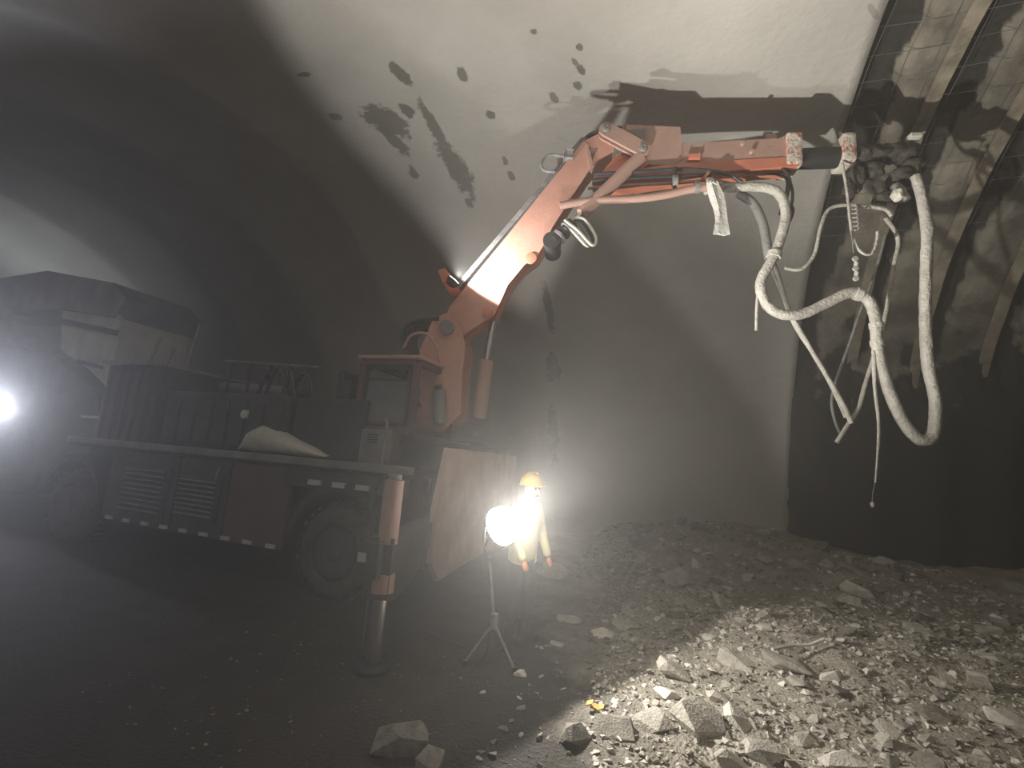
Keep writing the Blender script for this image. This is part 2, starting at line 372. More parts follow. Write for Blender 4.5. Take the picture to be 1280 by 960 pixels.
for s in steps(R_T_EDGE+0.1, 6.4, 0.30):
    mb.tube([(s+0.07*noise.noise(Vector((s*5, t*4, 3))), EV + (R_T+0.11)*math.cos(t), HC + (R_T+0.11)*math.sin(t)) for t in arc(55, 150, 5)], 0.003, 4, 1)
tag(mb.build('wire_mesh', M['grey'], wr), kind='stuff')

def end_wall(name, s, m, amp):
    mb = MB(); cen = mb.b.verts.new((s, EV, 1.5)); prev = None; rings_ = []
    for k in range(1, 13):
        f = k/12; rg = []
        for t in arc(-14, 194, 5.2):
            p = Vector((s, EV + (R_T+0.6)*f*math.cos(t), HC + (R_T+0.6)*f*math.sin(t)))
            p.x += amp*fbm(Vector((p.y*0.6, p.z*0.6, s)), 4); rg.append(mb.b.verts.new(p))
        rings_.append(rg)
    for j in range(len(rings_[0])-1): mb.b.faces.new((cen, rings_[0][j], rings_[0][j+1]))
    for a, b in zip(rings_, rings_[1:]):
        for j in range(len(a)-1): mb.b.faces.new((a[j], b[j], b[j+1], a[j+1]))
    return tag(mb.build(name, m), kind='structure')
end_wall('wall_right', HEAD-0.05, M['rock_wall'], 0.25)
end_wall('wall_left', -41.5, M['lining'], 0.05)

def ground(s, v):
    z = 0.028*fbm(Vector((s*0.9, v*0.9, 0.3)), 4)
    near = sstep(-1.9, -0.2, s)
    rub = near*sstep(2.0, 3.2, v)
    z += rub*(0.05*fbm(Vector((s*2.4, v*2.4, 5.0)), 5))
    z += near*0.20*gauss((s-1.6)/1.7)*gauss((v-5.2)/0.9)
    z += 0.62*sstep(7.6, 10.2, v)*gauss((s-0.6)/2.6)
    z += 0.50*sstep(2.4, 6.5, s)*sstep(3.5, 7.5, v)
    if z > 0.12: z += 0.05*fbm(Vector((s*3.1, v*3.1, 9.0)), 4)
    veh = sstep(-1.4, -1.9, s)
    return z*(1-0.85*veh)
XF = steps(-42, -8, 0.8) + steps(-8, -2, 0.2)[1:] + steps(-2, 5.2, 0.055)[1:] + steps(5.2, HEAD+0.2, 0.2)[1:]
YF = steps(-1.4, 1.6, 0.3) + steps(1.6, 7.2, 0.055)[1:] + steps(7.2, 10.9, 0.11)[1:]
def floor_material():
    # dry crushed rock at the heading, shade painted into the muck beyond, ragged border
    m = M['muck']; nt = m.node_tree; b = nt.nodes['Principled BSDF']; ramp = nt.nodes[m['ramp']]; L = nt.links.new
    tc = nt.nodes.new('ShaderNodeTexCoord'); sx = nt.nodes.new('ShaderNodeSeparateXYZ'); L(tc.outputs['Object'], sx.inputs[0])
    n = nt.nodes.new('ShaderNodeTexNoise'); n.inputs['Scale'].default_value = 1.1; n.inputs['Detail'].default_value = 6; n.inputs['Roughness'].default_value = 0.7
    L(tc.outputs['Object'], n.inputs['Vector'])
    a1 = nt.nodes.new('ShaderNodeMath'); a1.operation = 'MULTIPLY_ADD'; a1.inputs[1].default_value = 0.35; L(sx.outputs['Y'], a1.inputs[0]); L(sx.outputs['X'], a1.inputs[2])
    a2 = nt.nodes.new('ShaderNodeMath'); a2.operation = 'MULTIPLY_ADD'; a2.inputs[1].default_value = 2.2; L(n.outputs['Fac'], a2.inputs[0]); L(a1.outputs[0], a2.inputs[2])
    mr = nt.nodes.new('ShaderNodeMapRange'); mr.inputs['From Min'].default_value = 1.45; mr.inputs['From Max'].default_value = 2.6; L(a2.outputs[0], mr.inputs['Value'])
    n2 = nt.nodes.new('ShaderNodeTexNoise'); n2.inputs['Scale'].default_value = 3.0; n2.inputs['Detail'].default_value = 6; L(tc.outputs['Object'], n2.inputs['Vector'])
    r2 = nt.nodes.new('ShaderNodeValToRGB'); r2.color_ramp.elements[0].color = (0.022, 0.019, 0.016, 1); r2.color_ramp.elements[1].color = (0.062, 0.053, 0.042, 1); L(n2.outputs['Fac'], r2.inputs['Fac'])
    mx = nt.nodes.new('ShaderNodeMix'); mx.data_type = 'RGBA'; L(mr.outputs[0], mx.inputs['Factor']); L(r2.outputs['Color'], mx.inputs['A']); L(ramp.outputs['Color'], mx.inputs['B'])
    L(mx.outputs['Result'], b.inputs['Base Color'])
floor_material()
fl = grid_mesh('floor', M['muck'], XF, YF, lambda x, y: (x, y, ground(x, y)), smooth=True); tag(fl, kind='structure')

# ---------------------------------------------------------------- shotcrete sprayer vehicle
TR = thing('shotcrete_sprayer', (-4.9, 4.9, 0), 'grimy shotcrete spraying vehicle with raised orange boom parked along the tunnel', 'vehicle')
V0 = 3.95                                                # near side of the body
def wheel(s, near):
    v0 = V0 if near else 5.95; d = 1 if near else -1; cz = 0.44
    mb = MB(); Rw = 0.45
    mb.lathe((s, v0, cz), (0, d, 0), [(0.03, 0.25), (0.0, 0.29), (0.0, 0.37), (0.03, 0.42), (0.08, Rw), (0.26, Rw), (0.31, 0.42), (0.34, 0.37), (0.34, 0.25)], 40)
    for k in range(26):                                  # tread lugs
        a = 2*math.pi*k/26; rad = Vector((math.cos(a), 0, math.sin(a))); tan = Vector((-math.sin(a), 0, math.cos(a)))
        for o_, sk in ((0.095, 0.25), (0.235, -0.25)):
            mb.obox(Vector((s, v0 + d*o_, cz)) + rad*(Rw+0.008), (tan, Vector((0, 1, 0)) + tan*sk, rad), (0.045, 0.13, 0.035))
    t = mb.build('tire', M['tire'], TR, smooth=35)
    m2 = MB(); m2.lathe((s, v0, cz), (0, d, 0), [(0.02, 0.262), (0.02, 0.24), (0.10, 0.20), (0.12, 0.13), (0.07, 0.12), (0.06, 0.0)], 28)
    m2.build('rim', M['body'], TR, smooth=35)
    if near:
        m3 = MB()
        for k in range(8):
            a = 2*math.pi*k/8; m3.cyl((s + 0.155*math.cos(a), v0+0.118, cz+0.155*math.sin(a)), (s + 0.155*math.cos(a), v0+0.085, cz+0.155*math.sin(a)), 0.016, seg=6)
        m3.build('wheel_nuts', M['grey'], TR)
        MB().lathe((s, v0+0.065, cz), (0, -1, 0), [(0.0, 0.09), (0.05, 0.085), (0.065, 0.05), (0.065, 0.0)], 18).build('hub_cap', M['body'], TR, smooth=35)
for s in (-3.19, -7.36):
    wheel(s, True); wheel(s, False)
    MB().cyl((s, V0+0.3, 0.44), (s, 5.65, 0.44), 0.08, seg=12).build('axle', M['black'], TR)
# chassis, deck, skirts
MB().box((-7.75, 4.45, 0.50), (-2.25, 5.45, 1.00), 0.02).build('chassis', M['black'], TR)
MB().box((-7.6, V0+0.01, 1.21), (-2.45, 5.95, 1.28), 0.012).build('deck', M['body'], TR)
MB().box((-7.6, V0-0.03, 1.235), (-2.42, V0+0.05, 1.315), 0.015).build('deck_rail', M['grey'], TR)
MB().box((-3.95, V0, 1.02), (-2.45, V0+0.04, 1.20), 0.008).build('fascia_panel', M['body'], TR)
for s in (-3.51, -3.21, -2.93): MB().box((s-0.075, V0-0.034, 1.055), (s+0.075, V0+0.004, 1.105), 0.004).build('reflector', M['reflector'], TR)
def skirt(s0, s1, z0, z1, m): return MB().box((s0, V0+0.03, z0), (s1, V0+0.10, z1), 0.012).build('side_panel', m, TR)
for s0, s1, m in ((-6.72, -5.52, M['body']), (-5.50, -4.72, M['body']), (-4.70, -3.86, M['bodyred'])):
    skirt(s0, s1, 0.36, 1.20, m)
for s0, s1, z0, z1 in ((-6.36, -5.66, 0.50, 1.02), (-5.42, -4.84, 0.55, 0.97)):
    g = MB().box((s0-0.03, V0+0.005, z0-0.03), (s1+0.03, V0+0.035, z1+0.03), 0.006).build('louvre_grille', M['body'], TR)
    n = 9 if z0 < 0.52 else 8
    for k in range(n):
        z = z0 + (z1-z0)*(k+0.5)/n
        MB().obox(((s0+s1)/2, V0-0.006, z), ((1, 0, 0), (0, 1, -0.55), (0, 0.55, 1)), (s1-s0, 0.05, 0.014)).build('slat', M['grey'], g)
for k in range(9):
    s = -6.55 + k*0.32
    MB().box((s-0.065, V0+0.012, 0.375), (s+0.065, V0+0.03, 0.415), 0.004).build('marker_strip', M['reflector'], TR)
def arch(s):
    mb = MB(); inn, out = 0.52, 0.60
    ts = [math.radians(x) for x in steps(4, 176, 10)]
    mb.rings([[(s+rr*math.cos(t), vv, 0.50+rr*math.sin(t)) for vv, rr in ((V0-0.02, out), (V0-0.02, inn), (V0+0.40, inn), (V0+0.40, out))] for t in ts])
    return mb.build('wheel_arch', M['black'], TR, smooth=35)
for s in (-3.19, -7.36): arch(s)
MB().box((-3.85, V0+0.42, 0.55), (-2.5, V0+0.48, 1.2)).build('wheel_well_panel', M['black'], TR)
MB().box((-7.9, V0+0.42, 0.55), (-6.8, V0+0.48, 1.2)).build('wheel_well_panel', M['black'], TR)
MB().tube([(-4.82, V0-0.03, 1.12), (-4.80, V0-0.06, 1.06), (-4.83, V0-0.04, 0.99)], 0.012, 6).build('pull_handle', M['grey'], TR, smooth=True)
# rear tank with ribbed sides and its lid
rt = MB().box((-7.30, 4.05, 1.28), (-6.22, 5.6, 2.28), 0.03).build('rear_hopper', M['body'], TR)
for k in range(6):
    s = -7.22 + k*0.19
    MB().box((s, 4.015, 1.32), (s+0.05, 4.06, 2.22), 0.008).build('stiffener', M['body'], rt)
for z in (1.75, 2.08): MB().cyl((-7.36, 4.3, z), (-7.28, 4.3, z), 0.02, seg=8).build('bolt', M['black'], rt)
MB().box((-7.34, 3.98, 2.28), (-6.45, 5.65, 2.34), 0.012).build('lid', M['grey'], rt)
for p0, p1 in (((-6.92, 4.3, 2.34), (-6.80, 4.3, 2.74)), ((-6.62, 4.6, 2.34), (-6.50, 4.6, 3.0)), ((-6.82, 4.45, 2.34), (-6.70, 4.45, 2.62))):
    MB().cyl(p0, p1, 0.022, seg=8).build('post', M['grey'], rt)
# machine housing in the middle
mh = MB().box((-6.15, 4.1, 1.28), (-4.18, 5.5, 1.98), 0.05).build('machine_housing', M['body'], TR)
for k in range(7): MB().box((-6.05+k*0.27, 4.07, 1.36), (-5.85+k*0.27, 4.11, 1.88), 0.01).build('housing_panel', M['body'], mh)
MB().lathe((-4.75, 4.08, 1.73), (0, -1, 0), [(-0.02, 0.055), (0.03, 0.05), (0.035, 0.0)], 16).build('filler_cap', M['white'], mh, smooth=35)
MB().tube([(-6.2, 4.9, 2.14), (-5.6, 4.9, 2.12), (-5.05, 4.9, 2.11)], 0.085, 12).build('delivery_pipe', M['grey'], TR, smooth=True)
MB().lump((-4.85, 4.85, 2.10), (0.20, 0.16, 0.16), 2, 0.25).build('pump_head', M['body'], TR, smooth=60)
for k in range(5): MB().cyl((-5.95+k*0.36, 4.75, 1.96), (-5.95+k*0.36, 4.75, 2.50-k*0.02), 0.016, seg=6).build('rail_post', M['black'], TR)
MB().tube([(-6.1, 4.75, 2.50), (-4.4, 4.75, 2.42)], 0.018, 6).build('guard_rail', M['grey'], TR)
for pts in ([(-5.0, 4.4, 1.98), (-4.85, 4.4, 2.28), (-4.6, 4.4, 2.30), (-4.5, 4.4, 1.98)], [(-4.75, 4.3, 1.98), (-4.62, 4.3, 2.33), (-4.5, 4.35, 2.1), (-4.42, 4.3, 2.28), (-4.3, 4.3, 1.98)],
            [(-4.45, 4.4, 1.98), (-4.35, 4.4, 2.26), (-4.18, 4.4, 2.15), (-4.08, 4.4, 1.7)], [(-4.6, 4.5, 1.98), (-4.5, 4.5, 2.2), (-4.3, 4.45, 2.12), (-4.22, 4.5, 1.95)]):
    MB().tube(pts, 0.02, 6).build('hydraulic_hose', M['rubber'], TR, smooth=True)
# control box and cab
MB().box((-4.12, 4.15, 1.28), (-3.16, 5.5, 1.96), 0.03).build('control_cabinet', M['black'], TR)
MB().obox((-3.58, 4.5, 2.05), ((1, 0, 0), (0, 1, 0), (0, 0, 1)), (0.20, 0.5, 0.26), 0.02).build('seat', M['black'], TR)
MB().box((-3.72, 4.3, 1.94), (-3.64, 4.7, 2.30), 0.02).build('seat_back', M['black'], TR)
cab = MB()
c0, c1, v0, v1, z0, z1 = -3.30, -2.64, 4.2, 5.0, 1.66, 2.37
for s in (c0, c1):
    for v in (v0, v1): cab.box((s-0.035, v-0.035, z0), (s+0.035, v+0.035, z1), 0.012)
for z in (z0, z1):
    for v in (v0, v1): cab.box((c0, v-0.035, z-0.035), (c1, v+0.035, z+0.035), 0.012)
    for s in (c0, c1): cab.box((s-0.035, v0, z-0.035), (s+0.035, v1, z+0.035), 0.012)
cf = cab.build('cab_frame', M['bodyred'], TR)
MB().box((c0-0.06, v0-0.06, z1+0.03), (c1+0.06, v1+0.06, z1+0.07), 0.015).build('cab_roof', M['orange_dusty'], TR)
wf = MB()
for a, b in (((c0+0.05, v0-0.02, z0+0.05), (c0+0.08, v0+0.01, z1-0.05)), ((c1-0.08, v0-0.02, z0+0.05), (c1-0.05, v0+0.01, z1-0.05)), ((c0+0.05, v0-0.02, z0+0.05), (c1-0.05, v0+0.01, z0+0.08)), ((c0+0.05, v0-0.02, z1-0.08), (c1-0.05, v0+0.01, z1-0.05)), ((c0+0.05, v0-0.018, z1-0.20), (c1-0.05, v0+0.008, z1-0.18))): wf.box(a, b)
wfo = wf.build('window_frame', M['black'], TR)
MB().box((c0+0.08, v0-0.008, z0+0.08), (c1-0.08, v0-0.002, z1-0.20)).build('window_pane', M['glass'], wfo)
MB().box((-3.10, 4.35, 1.66), (-2.94, 4.6, 2.15), 0.02).build('cab_seat_back', M['black'], TR)
lp = MB().box((-3.22, 4.15, 1.28), (-2.82, 4.9, 1.66), 0.015).build('cab_base_panel', M['cream'], TR); lp.data.materials[0] = M['grey']
for k in range(4): MB().box((-3.10, 4.135, 1.52+k*0.025), (-2.98, 4.155, 1.53+k*0.025)).build('vent_slot', M['black'], lp)
MB().box((-2.80, 4.3, 1.28), (-2.40, 5.6, 1.62), 0.02).build('front_console', M['body'], TR)
MB().tube([(-2.78, 3.98, 1.28), (-2.77, 3.98, 1.66), (-2.80, 3.98, 1.76)], 0.018, 8).build('grab_rail', M['grey'], TR, smooth=True)
# front apron plate (blade) and its frame
MB().prism([(3.98, 1.52), (5.85, 1.52), (6.02, 0.95), (6.02, 0.50), (5.9, 0.42), (5.0, 0.44), (4.5, 0.40), (4.03, 0.34), (3.87, 0.52), (3.84, 0.98)], (-2.1, 0, 0), (0, 1, 0), (0, 0, 1), 0.05).build('front_blade', M['plate_dusty'], TR)
MB().box((-2.35, 4.2, 0.55), (-2.13, 5.7, 1.25), 0.02).build('blade_mount', M['black'], TR)
# outrigger
OD = Vector((-0.35, 1.45, 0)).normalized()              # the beam runs in behind the blade
ou = MB().prism([(-0.06, 0.86), (1.45, 0.86), (1.45, 0.66), (0.80, 0.64), (0.50, 0.47), (0.10, 0.42), (-0.06, 0.46)], (-1.98, 2.97, 0), OD, (0, 0, 1), 0.18).build('outrigger_beam', M['body'], TR)
og = MB().cyl((-1.95, 2.97, 0.82), (-1.95, 2.97, 1.25), 0.068, seg=20).build('outrigger_cylinder', M['orange_dusty'], TR, smooth=35)
MB().cyl((-1.95, 2.97, 1.25), (-1.95, 2.97, 1.29), 0.05, seg=16).build('cylinder_cap', M['grey'], og, smooth=35)
MB().tube([(-2.06, 2.93, 0.85), (-2.08, 2.92, 1.1), (-2.05, 2.93, 1.24), (-1.97, 2.93, 1.27)], 0.012, 6).build('hydraulic_hose', M['rubber'], og, smooth=True)
MB().box((-2.10, 2.85, 0.60), (-1.93, 3.04, 0.84), 0.01).build('outrigger_sleeve', M['black'], TR)
MB().box((-2.085, 2.835, 0.70), (-2.02, 2.855, 0.76), 0.004).build('reflector', M['reflector'], TR)
MB().cyl((-1.95, 2.97, 0.50), (-1.95, 2.97, 0.62), 0.078, seg=20).build('rod_gland', M['orange_dusty'], TR, smooth=35)
MB().cyl((-1.95, 2.97, 0.06), (-1.95, 2.97, 0.52), 0.05, seg=20).build('outrigger_rod', M['chrome'], TR, smooth=35)
MB().cyl((-2.035, 2.945, 0.03), (-2.035, 2.945, 0.58), 0.009, seg=8).build('guide_rod', M['chrome'], TR, smooth=35)
MB().lathe((-1.96, 2.97, 0.0), (0, 0, 1), [(-0.02, 0.12), (0.025, 0.12), (0.045, 0.06), (0.075, 0.05), (0.075, 0.0)], 20).build('outrigger_foot', M['black'], TR, smooth=35)
# turret and boom : everything in the boom's vertical plane
BO = Vector((-2.6, 4.9, 0)); BH = Vector((1, 0.24, 0)).normalized(); BL = Vector((-0.24, 1, 0)).normalized(); BZ = Vector((0, 0, 1))
def bw(uz, w=0.0): return BO + BH*uz[0] + BZ*uz[1] + BL*w
MB().lathe((-2.62, 4.9, 1.28), (0, 0, 1), [(0.0, 0.42), (0.12, 0.42), (0.14, 0.33), (0.32, 0.30)], 28).build('slew_ring', M['grey'], TR, smooth=35)
TPOLY = [(-0.091, 3.044), (-0.234, 2.951), (-0.347, 2.583), (-0.286, 2.12), (-0.306, 1.719), (0.018, 1.707), (0.19, 1.906), (0.166, 2.35), (0.172, 2.667), (0.093, 2.909)]
for w_ in (-0.22, 0.22): MB().prism(TPOLY, BO + BL*w_, BH, BZ, 0.05).build('turret_plate', M['boom'], TR)
MB().prism([(-0.204, 2.752), (-0.301, 2.51), (-0.22, 1.779), (-0.035, 1.774), (-0.019, 2.34)], BO, BH, BZ, 0.40).build('turret_column', M['boom'], TR)
MB().cyl(bw((-0.045, 2.136), -0.34), bw((0.002, 1.777), -0.34), 0.075, seg=16).build('slew_motor', M['grey'], TR, smooth=35)
MB().cyl(bw((-0.069, 2.189), -0.34), bw((-0.043, 2.117), -0.34), 0.045, seg=12).build('motor_cap', M['black'], TR, smooth=35)
MB().box((-3.05, 4.3, 1.28), (-2.2, 5.6, 1.58), 0.03).build('turret_pedestal', M['body'], TR)
MB().cyl(bw((-0.054, 2.864), -0.30), bw((-0.054, 2.864), 0.30), 0.085, seg=18).build('boom_pivot_pin', M['grey'], TR, smooth=35)
BPOLY = [(0.042, 3.331), (1.341, 5.265), (1.543, 5.38), (1.705, 5.326), (1.704, 5.148), (1.523, 5.024), (1.419, 4.868), (1.042, 4.152), (0.995, 4.011), (0.897, 3.811), (0.757, 3.689), (0.58, 3.439), (0.453, 3.068), (0.347, 2.997), (0.181, 2.875), (0.035, 2.735), (-0.1, 2.757), (-0.143, 2.898), (-0.082, 3.142)]
HOLE = [(1.402, 5.191), (1.524, 5.191), (1.458, 5.013)]
bm_ = MB()
for w_ in (-0.135, 0.135): bm_.prism(BPOLY, BO + BL*w_, BH, BZ, 0.03, holes=[HOLE])
boom = bm_.build('boom', M['boom'], TR)
inner = [(0.067, 3.274), (1.336, 5.18), (1.378, 4.93), (1.003, 4.171), (0.958, 4.01), (0.858, 3.829), (0.718, 3.707), (0.534, 3.437), (0.413, 3.095), (0.175, 2.932), (0.027, 2.811), (-0.077, 2.901), (-0.041, 3.114)]
MB().prism(inner, BO, BH, BZ, 0.25).build('boom_web', M['orange'], boom)
MB().prism([(1.362, 5.233), (1.401, 5.212), (1.482, 4.909), (1.447, 4.868),], BO - BL*0.16, BH, BZ, 0.02).build('gusset_edge', M['orange_dusty'], boom)
MB().prism([(-0.056, 3.446), (-0.129, 3.414), (-0.057, 3.269), (0.042, 3.331)], BO - BL*0.36, BH, BZ, 0.44).build('lamp_bracket', M['orange'], boom)
for q in ((664,326), (612,397)):
    pass
MB().lathe(bw((0.826, 3.769), -0.15), -BL, [(0.0, 0.07), (0.02, 0.065), (0.025, 0.03), (0.025, 0.0)], 16).build('pin_boss', M['orange'], boom, smooth=35)
MB().lathe(bw((0.376, 3.093), -0.15), -BL, [(0.0, 0.06), (0.02, 0.055), (0.03, 0.03), (0.03, 0.0)], 16).build('pin_boss', M['orange'], boom, smooth=35)
for k, off in enumerate((0.035, 0.062, 0.089)):          # hydraulic pipes along the boom's back
    a, b = Vector((-0.014, 3.418)), Vector((1.356, 5.349)); n_ = Vector((-(b-a).y, (b-a).x)).normalized()
    pa, pb = a+n_*(off-0.05), b+n_*(off-0.05)
    MB().tube([bw(pa, -0.11+0.02*k), bw((pa+pb)/2, -0.11+0.02*k), bw(pb, -0.11+0.02*k)], 0.011, 8).build('hydraulic_pipe', M['shinyhose'], boom, smooth=True)
MB().obox(bw((1.181, 5.075), -0.11), (BL, BH, BZ), (0.16, 0.10, 0.10), 0.01).build('pipe_clamp', M['shinyhose'], boom)
MB().prism([(1.037, 5.096), (1.168, 5.138), (1.163, 4.908), (1.06, 4.887)], BO - BL*0.05, BH, BZ, 0.03).build('pipe_bracket', M['orange_dusty'], boom)
MB().tube([bw((1.133, 5.086), -0.12), bw((0.96, 5.107), -0.12), bw((0.86, 5.012), -0.12), bw((0.896, 4.907), -0.12), bw((1.031, 4.887), -0.12)], 0.018, 8).build('hose_loop', M['shinyhose'], boom, smooth=True)
for k in range(3):
    MB().tube([bw((1.225, 5.138), -0.10+0.05*k), bw((1.347, 5.328), -0.1+0.05*k), bw((1.457, 5.402), -0.12+0.05*k), bw((1.627, 5.39), -0.14+0.05*k), bw((1.737, 5.453), -0.15+0.06*k), bw((1.86, 5.41), -0.1+0.05*k)], 0.016, 8).build('hydraulic_hose', M['rubber'], boom, smooth=True)
# work light on the back of the boom foot
wl = MB().lathe(WORK - (WORK_TO-WORK).normalized()*0.07, WORK_TO-WORK, [(0.0, 0.03), (0.02, 0.06), (0.06, 0.075), (0.075, 0.075)], 18).build('work_light', M['black'], TR, smooth=35)
MB().lathe(WORK, WORK_TO-WORK, [(0.0, 0.07), (0.012, 0.06), (0.02, 0.0)], 18).build('lens', M['lens_small'], wl, smooth=35)
# lift cylinder
MB().cyl(bw((0.355, 1.891), 0), bw((0.385, 2.566), 0), 0.085, seg=18).build('lift_cylinder', M['orange_dusty'], TR, smooth=35)
MB().cyl(bw((0.387, 2.548), 0), bw((0.427, 3.038), 0), 0.045, seg=16).build('lift_rod', M['chrome'], TR, smooth=35)
# hoses looping behind the turret
for k in range(4):
    w_ = -0.25+0.07*k; j = 2.5*k
    MB().tube([bw(Vector((-0.16, 2.974))+Vector((0,-0.02*k)), w_), bw(Vector((-0.368, 2.945))+Vector((0,-0.02*k)), w_), bw(Vector((-0.532, 2.86))+Vector((0.02*k,-0.02*k)), w_), bw(Vector((-0.553, 2.706))+Vector((0.025*k,0)), w_), bw(Vector((-0.476, 2.538))+Vector((0.02*k,0)), w_), bw(Vector((-0.401, 2.224))+Vector((0.03*k,0)), w_), bw(Vector((-0.277, 1.956))+Vector((0.02*k,0)), w_)], 0.026, 8).build('hydraulic_hose', M['rubber'], TR, smooth=True)
MB().tube([bw((-0.501, 2.594), -0.33), bw((-0.421, 2.731), -0.36), bw((-0.252, 2.759), -0.36), bw((-0.123, 2.614), -0.34), bw((-0.064, 2.411), -0.3)], 0.018, 8).build('hydraulic_hose', M['orange_dusty'], TR, smooth=True)
# elbow link and arm cylinder
lk = MB()
A_, B_ = Vector((1.601, 5.348)), Vector((2.029, 5.096))
for w_ in (-0.24, -0.16):
    t_ = (B_-A_).normalized(); n_ = Vector((-t_.y, t_.x))
    pl = []
    for c_, a0 in ((A_, math.pi/2), (B_, -math.pi/2)):
        for k in range(9):
            an = a0 + math.pi*k/8; pl.append(tuple(c_ + (t_*math.cos(an) + n_*math.sin(an))*0.085))
    lk.prism(pl, BO + BL*w_, BH, BZ, 0.035)
link_o = lk.build('elbow_link', M['orange_dusty'], TR)
for q in (A_, B_): MB().lathe(bw(q, -0.26), -BL, [(0.0, 0.05), (0.03, 0.045), (0.035, 0.02), (0.02, 0.0)], 16).build('pin', M['grey'], link_o, smooth=35)
MB().bar(bw((1.769, 5.368), -0.2), bw((1.978, 5.231), -0.2), 0.05, 0.05, 0.01).build('link_bar', M['orange_dusty'], TR)
MB().cyl(bw((2.013, 5.035), -0.19), bw((1.375, 4.308), -0.19), 0.075, seg=20).build('arm_cylinder', M['orange_dusty'], TR, smooth=35)
MB().cyl(bw((1.384, 4.318), -0.19), bw((1.09, 3.984), -0.19), 0.04, seg=14).build('arm_rod', M['chrome'], TR, smooth=35)
MB().cyl(bw((1.055, 3.953), -0.26), bw((1.055, 3.953), 0.1), 0.10, seg=18).build('rod_eye', M['black'], TR, smooth=35)
for k in range(5):
    c_ = Vector((1.281, 4.186)) + Vector((-0.045*k, -0.05*k)) ; MB().lathe(bw(c_, -0.19), Vector(bw((1.09, 3.984), 0))-Vector(bw((1.384, 4.318), 0)), [(0.0, 0.06), (0.0, 0.085+0.01*(k % 2)), (0.03, 0.085+0.01*(k % 2)), (0.03, 0.06)], 14).build('hose_wrap', M['shinyhose'] if k % 2 else M['black'], TR, smooth=35)
for k in range(3):
    MB().tube([bw((1.189, 4.175), -0.24-0.03*k), bw(Vector((1.308, 4.038))+Vector((0.02*k,0)), -0.26-0.03*k), bw(Vector((1.453, 3.894))+Vector((0.03*k,-0.01*k)), -0.25-0.03*k), bw(Vector((1.486, 3.964))+Vector((0.03*k,0.01*k)), -0.23-0.03*k), bw(Vector((1.376, 4.139))+Vector((0.02*k,0.02*k)), -0.24-0.03*k), bw((1.297, 4.217), -0.22-0.03*k)], 0.017, 8).build('hose_loop', M['white'] if k != 1 else M['rubber'], TR, smooth=True)
# horizontal arm
arm = MB().prism([(1.49, 4.765), (1.751, 5.138), (2.008, 5.179), (2.37, 5.261), (3.648, 5.337), (3.759, 5.336), (3.754, 4.968), (2.736, 4.865), (1.66, 4.685)], BO, BH, BZ, 0.20).build('arm', M['orange'], TR)
MB().prism([(2.353, 5.23), (3.648, 5.307), (3.742, 5.316), (3.738, 5.057), (2.395, 4.984)], BO - BL*0.125, BH, BZ, 0.03).build('arm_side_plate', M['orange_dusty'], arm)
MB().prism([(2.36, 4.974), (3.739, 5.067), (3.746, 4.958), (1.473, 4.735), (1.506, 4.807)], BO - BL*0.12, BH, BZ, 0.06).build('arm_bottom_flange', M['orange'], arm)
MB().prism([(1.651, 4.879), (2.009, 5.138), (2.125, 4.973), (1.795, 4.747)], BO - BL*0.13, BH, BZ, 0.05).build('elbow_cheek', M['orange'], arm)
MB().prism([(1.839, 5.484), (2.457, 5.447), (2.493, 5.035), (2.396, 4.964), (2.125, 4.963), (2.009, 5.138), (1.839, 5.242)], BO + BL*0.02, BH, BZ, 0.34).build('rotator_housing', M['orange_dusty'], arm)
MB().prism([(1.87, 5.389), (2.055, 5.408), (2.043, 5.221), (1.913, 5.263)], BO - BL*0.17, BH, BZ, 0.03).build('housing_cover', M['grey'], arm)
MB().obox(bw((2.609, 5.046), -0.15), (BH, BZ, BL), (0.13, 0.07, 0.08), 0.01).build('valve_block', M['orange'], arm)
for q in ((3.145, 5.218), (3.242, 5.117)): MB().cyl(bw(q, -0.13), bw(q, -0.19), 0.022, seg=12).build('bolt', M['orange_dusty'], arm)
MB().obox(bw((3.493, 5.338), 0.0), (BH, BL, BZ), (0.10, 0.20, 0.10), 0.015).build('lug', M['orange_dusty'], arm)
MB().prism([(3.46, 5.521), (3.555, 5.52), (3.528, 5.378), (3.476, 5.379)], BO + BL*0.06, BH, BZ, 0.04).build('stop_tab', M['grey'], arm)
c1_ = MB(); c1_.obox(bw((3.706, 5.166), 0), (BH, BL, BZ), (0.17, 0.34, 0.40), 0.03); c1_.build('end_collar', M['crust'], arm)
MB().cyl(bw((3.773, 5.136), 0), bw((4.26, 5.156), 0), 0.115, seg=20).build('telescopic_tube', M['black'], TR, smooth=35)
MB().obox(bw((4.295, 5.205), 0), (BH, BL, BZ), (0.14, 0.30, 0.34), 0.03).build('end_collar', M['crust'], TR)
hd = MB()
for q, r_ in (((1078,185),(0.16,0.13,0.13)), ((1100,184),(0.18,0.12,0.11)), ((1122,182),(0.18,0.12,0.12)), ((1142,184),(0.14,0.12,0.14)), ((1150,200),(0.12,0.12,0.13)), ((1140,215),(0.14,0.12,0.12)), ((1128,235),(0.10,0.10,0.12)), ((1100,205),(0.12,0.1,0.1)), ((1080,215),(0.09,0.09,0.16))):
    pass
hd.lump(bw((4.426, 5.185), 0.0), (0.15, 0.12, 0.12), 3, 0.4, 5.0)
hd.lump(bw((4.607, 5.194), 0.0), (0.16, 0.11, 0.1), 3, 0.4, 5.0)
hd.lump(bw((4.787, 5.213), 0.0), (0.17, 0.11, 0.11), 3, 0.4, 5.0)
hd.lump(bw((4.948, 5.194), 0.0), (0.13, 0.11, 0.13), 3, 0.4, 5.0)
hd.lump(bw((5.003, 5.02), 0.0), (0.12, 0.11, 0.13), 3, 0.4, 5.0)
